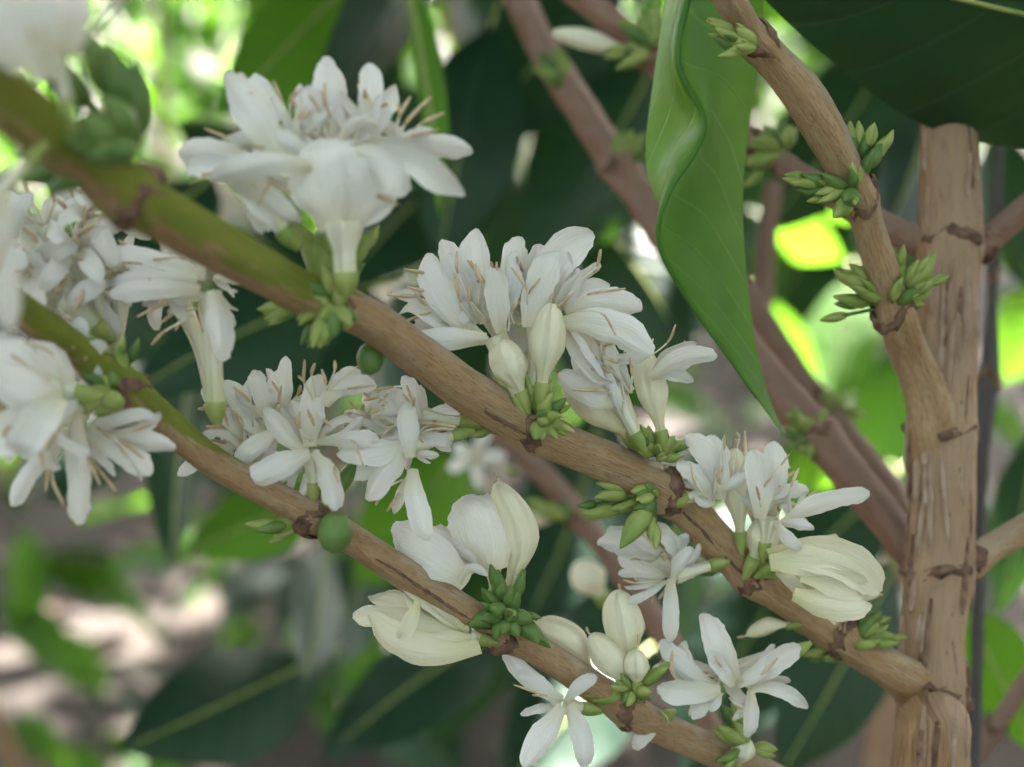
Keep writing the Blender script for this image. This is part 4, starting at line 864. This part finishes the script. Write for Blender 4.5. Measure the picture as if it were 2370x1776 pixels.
# ================================================================= THE UNSEEN CROWN OVERHEAD, SHAPED TO SHADE THE BRANCHES
def crown_parts(centers, n, rad, size, seed, holes=()):
    rnd = random.Random(seed); parts = []; H = [(np.array(h), r_) for h, r_ in holes]; sd = np.array(SD)
    for i in range(n):
        c = centers[i % len(centers)]
        p = np.array([rnd.gauss(0, 1) * rad[0], rnd.gauss(0, 1) * rad[1], rnd.gauss(0, 1) * rad[2]]) + np.array(c)
        L = rnd.uniform(*size); q = p + np.array([0, 0, 0])
        if any(np.linalg.norm(np.cross(q - h, sd)) < r_ + L * .35 for h, r_ in H): continue
        rel = (q - CP) @ RM
        if -rel[2] > 0 and abs(rel[0] / -rel[2]) < .40 + .1 / -rel[2] and abs(rel[1] / -rel[2]) < .30 + .1 / -rel[2]: continue
        G, UV = leaf_var(None, i % 9)
        ro = Matrix.Rotation(rnd.uniform(0, 6.3), 4, 'Z') @ Matrix.Rotation(rnd.uniform(-.5, .6), 4, 'Y') @ Matrix.Rotation(rnd.uniform(-.5, .5), 4, 'X') @ Matrix.Scale(L, 4)
        A = np.array(ro); parts.append(gridpart(G @ A[:3, :3].T + q, i % 2, UV))
    return parts
mid = P(1185, 888, .25); sd = np.array(SD)
holes = [(P(*V((b[0] + t[0]) / 2, (b[1] + t[1]) / 2), (d0 + d1) / 2), .05) for b, t, wd, d0, d1, m, r_ in SUNLIT] + [(P(*V(1470, 20), .25), .012), (P(*V(900, 60), .37), .012)]  # gaps shaped in the overhead leaves so the sun reaches chosen leaves
cen = [P(1185 + a, 888 + b, .55) + sd * t for a, b, t in [(-700, 300, .55), (0, 200, .5), (500, 300, .55), (-300, -400, .45), (300, -300, .45), (0, 700, .65), (-600, 700, .65), (-350, 650, .55), (-150, 800, .6), (100, 800, .55)]] + [P(1080, 620, .24) + sd * t for t in (.40, .5)] + [P(1000, 640, .24) + sd * .45, P(1250, 700, .24) + sd * .45, P(900, 560, .23) + sd * .42] + [P(*V(1480, 940), .72) + sd * .55, P(*V(1480, 900), .75) + sd * .62, P(*V(1260, 1600), .6) + sd * .6, P(*V(1250, 1580), .56) + sd * .68] + [mid + sd * t + np.array([x, y, 0]) for t, x, y in [(.42, 0, 0), (.5, -.08, .05), (.5, .1, .0), (.6, 0, -.06), (.65, -.1, 0), (.6, .12, .1), (.5, -.15, .12), (.7, 0, .1)]]
link('crown', join_meshes('crown', crown_parts(cen, 1300, (.11, .11, .07), (.09, .15), 5, holes)), [M['leaf'], M['leaf']], tree, kind='stuff')
shade = empty('shade_tree', (-2.6, 3.6, 0), 'tall shade tree whose leafy crown spreads over the coffee bushes', 'tree')
sp = [np.array([-2.6, 3.6, -.05]), np.array([-2.5, 3.7, 1.6]), np.array([-2.2, 4.0, 3.0]), np.array([-1.0, 4.8, 4.2])]
me, _, _ = branch_from_world('trunk', sp, [.09, .08, .065, .03], [], 91, .05, 60, 14); link('trunk', me, M['bark_dark'], shade)
tg = [np.array([x, y, 0.]) for x in (-1.2, -.4, .4, 1.2) for y in (1.2, 2.2, 3.2, 4.4)]
cen2 = [t + sd / sd[2] * (3.2 + .25 * (i % 4)) for i, t in enumerate(tg)]
roof = [np.array([x, y, 1.75 + .3 * ((i * 7) % 3 - 1)]) for i, (x, y) in enumerate([(x, y) for x in (-1.5, -.9, -.3, .3, .9, 1.5) for y in (.95, 1.5, 2.1, 2.7)])] + [np.array([x, y, 1.36]) for x in (-.55, -.3, -.05, .2, .45) for y in (.62, .85)]
hol2 = [(P(*V(u, v), dd), .035) for u, v, dd in [(150, 1430, 1.75), (430, 1180, 2.05), (250, 1230, 2.0), (70, 1330, 1.85), (300, 1360, 1.8), (280, 1560, 1.6), (620, 1640, 1.5), (1560, 880, 2.6), (1500, 820, 2.8)]] + [(h, .08) for h, r_ in holes]  # gaps shaped in the shade tree's unseen crown to dapple chosen ground spots
link('crown', join_meshes('crown', crown_parts(cen2, 4600, (.34, .38, .25), (.13, .24), 6, hol2)), [M['leaf'], M['leaf_mid']], shade, kind='stuff')
# blurred white flowers close to the lens at the upper left corner
flower(brA, V, .158, (150, 250, 120, 120), [(110, 170, 40, -120, 170, 0, 0, .05, 5), (60, 140, -90, -40, 150, 1, 2, .0, 10), (150, 120, 200, -80, 110, 1, 1, .1, 20), (130, 110, 90, -90, 120, -2, -3, .0, 15)], cap=.8, fill=2, seed=91, label='very blurred white flower at the upper left corner of the thick branch')
flower(brA, V, .165, (80, 330, -20, 430), [(-10, 420, -60, 660, 120, 0, 0, .03, 5), (0, 430, 30, 700, 70, -1, -1, -.05, 12), (-20, 420, -120, 520, 120, 0, 1, .0, 10)], cap=.8, fill=2, seed=92, label='very blurred white petals at the left edge below the thick branch')
# unseen screen of coffee leaves around the camera, added to block low sky light
rh = random.Random(44); parts = []
for i in range(4800):
    sd_ = rh.choice((0, 0, 1, 2))
    if sd_ == 0: p = np.array([rh.uniform(-2.2, 2.2), rh.uniform(-1.5, -.65), rh.uniform(0, 2.1)])
    elif sd_ == 1: p = np.array([rh.uniform(-1.9, -1.1), rh.uniform(-1, 1.0), rh.uniform(0, 1.9)])
    else: p = np.array([rh.uniform(.8, 1.5), rh.uniform(-1, .9), rh.uniform(0, 1.9)])
    G, UV = leaf_var(None, i % 9); A = np.array(Matrix.Rotation(rh.uniform(0, 6.3), 4, 'Z') @ Matrix.Rotation(rh.uniform(-.2, 1), 4, 'Y') @ Matrix.Rotation(rh.uniform(-.6, .6), 4, 'X') @ Matrix.Scale(rh.uniform(.12, .2), 4))
    parts.append(gridpart(G @ A[:3, :3].T + p, i % 2, UV))
link('added_leaf_screen', join_meshes('added_leaf_screen', parts), [M['leaf'], M['leaf']], kind='stuff', label='unseen screen of coffee leaves added around the viewpoint to block low light')

# unseen roof of leaves, added above the picture to keep the background in shade
link('added_shade_foliage', join_meshes('added_shade_foliage', crown_parts(roof, 2300, (.28, .28, .12), (.14, .24), 9, [(h, .06) for h, r_ in holes])), [M['leaf'], M['leaf']], shade, kind='stuff')

# further blossoms of the same heads, behind the ones seen whole
for j, (br, w, d, base, mouth, rad, ax) in enumerate([
    (brA, WA, .215, (1150, 1400), (860, 620), 430, (-.2, -.7, -.4)), (brA, WA, .216, (1200, 1400), (1350, 560), 420, (.3, -.8, -.3)),
    (brA, WB, .242, (900, 1150), (640, 480), 330, (-.3, -.7, -.5)), (brA, WB, .243, (940, 1150), (960, 430), 330, (.1, -.8, -.4)), (brA, WB, .244, (1640, 1380), (1420, 880), 330, (-.2, -.3, -.8)),
    (brB, WD, .240, (960, 1080), (760, 470), 330, (0, -.7, -.6)), (brB, WD, .239, (560, 960), (330, 560), 320, (-.4, -.4, -.7)), (brA, WD, .243, (2080, 580), (1380, 520), 320, (-.5, -.3, -.7)), (brA, WD, .241, (2080, 580), (1700, 620), 330, (.1, -.2, -.9)),
    (brA, WC, .256, (680, 640), (860, 440), 260, (-.2, -.7, -.6)), (brA, WC, .257, (1290, 1000), (1360, 560), 290, (.3, -.6, -.6)), (brA, WC, .258, (960, 1090), (520, 1050), 300, (-.4, .1, -.8)),
    (brB, WG, .258, (2200, 800), (1640, 1000), 330, (-.2, -.4, -.8)), (brB, WE, .226, (1570, 1660), (1250, 720), 380, (-.6, -.1, -.7)), (brB, WE, .224, (800, 1300), (880, 640), 330, (-.2, -.4, -.8)), (brB, W4, .205, (590, 960), (300, 1130), 330, (-.3, .5, -.7))]):
    auto_flower(br, w, d, base, mouth, rad, 500 + j, ax, .25, st=5, reflex=.5)
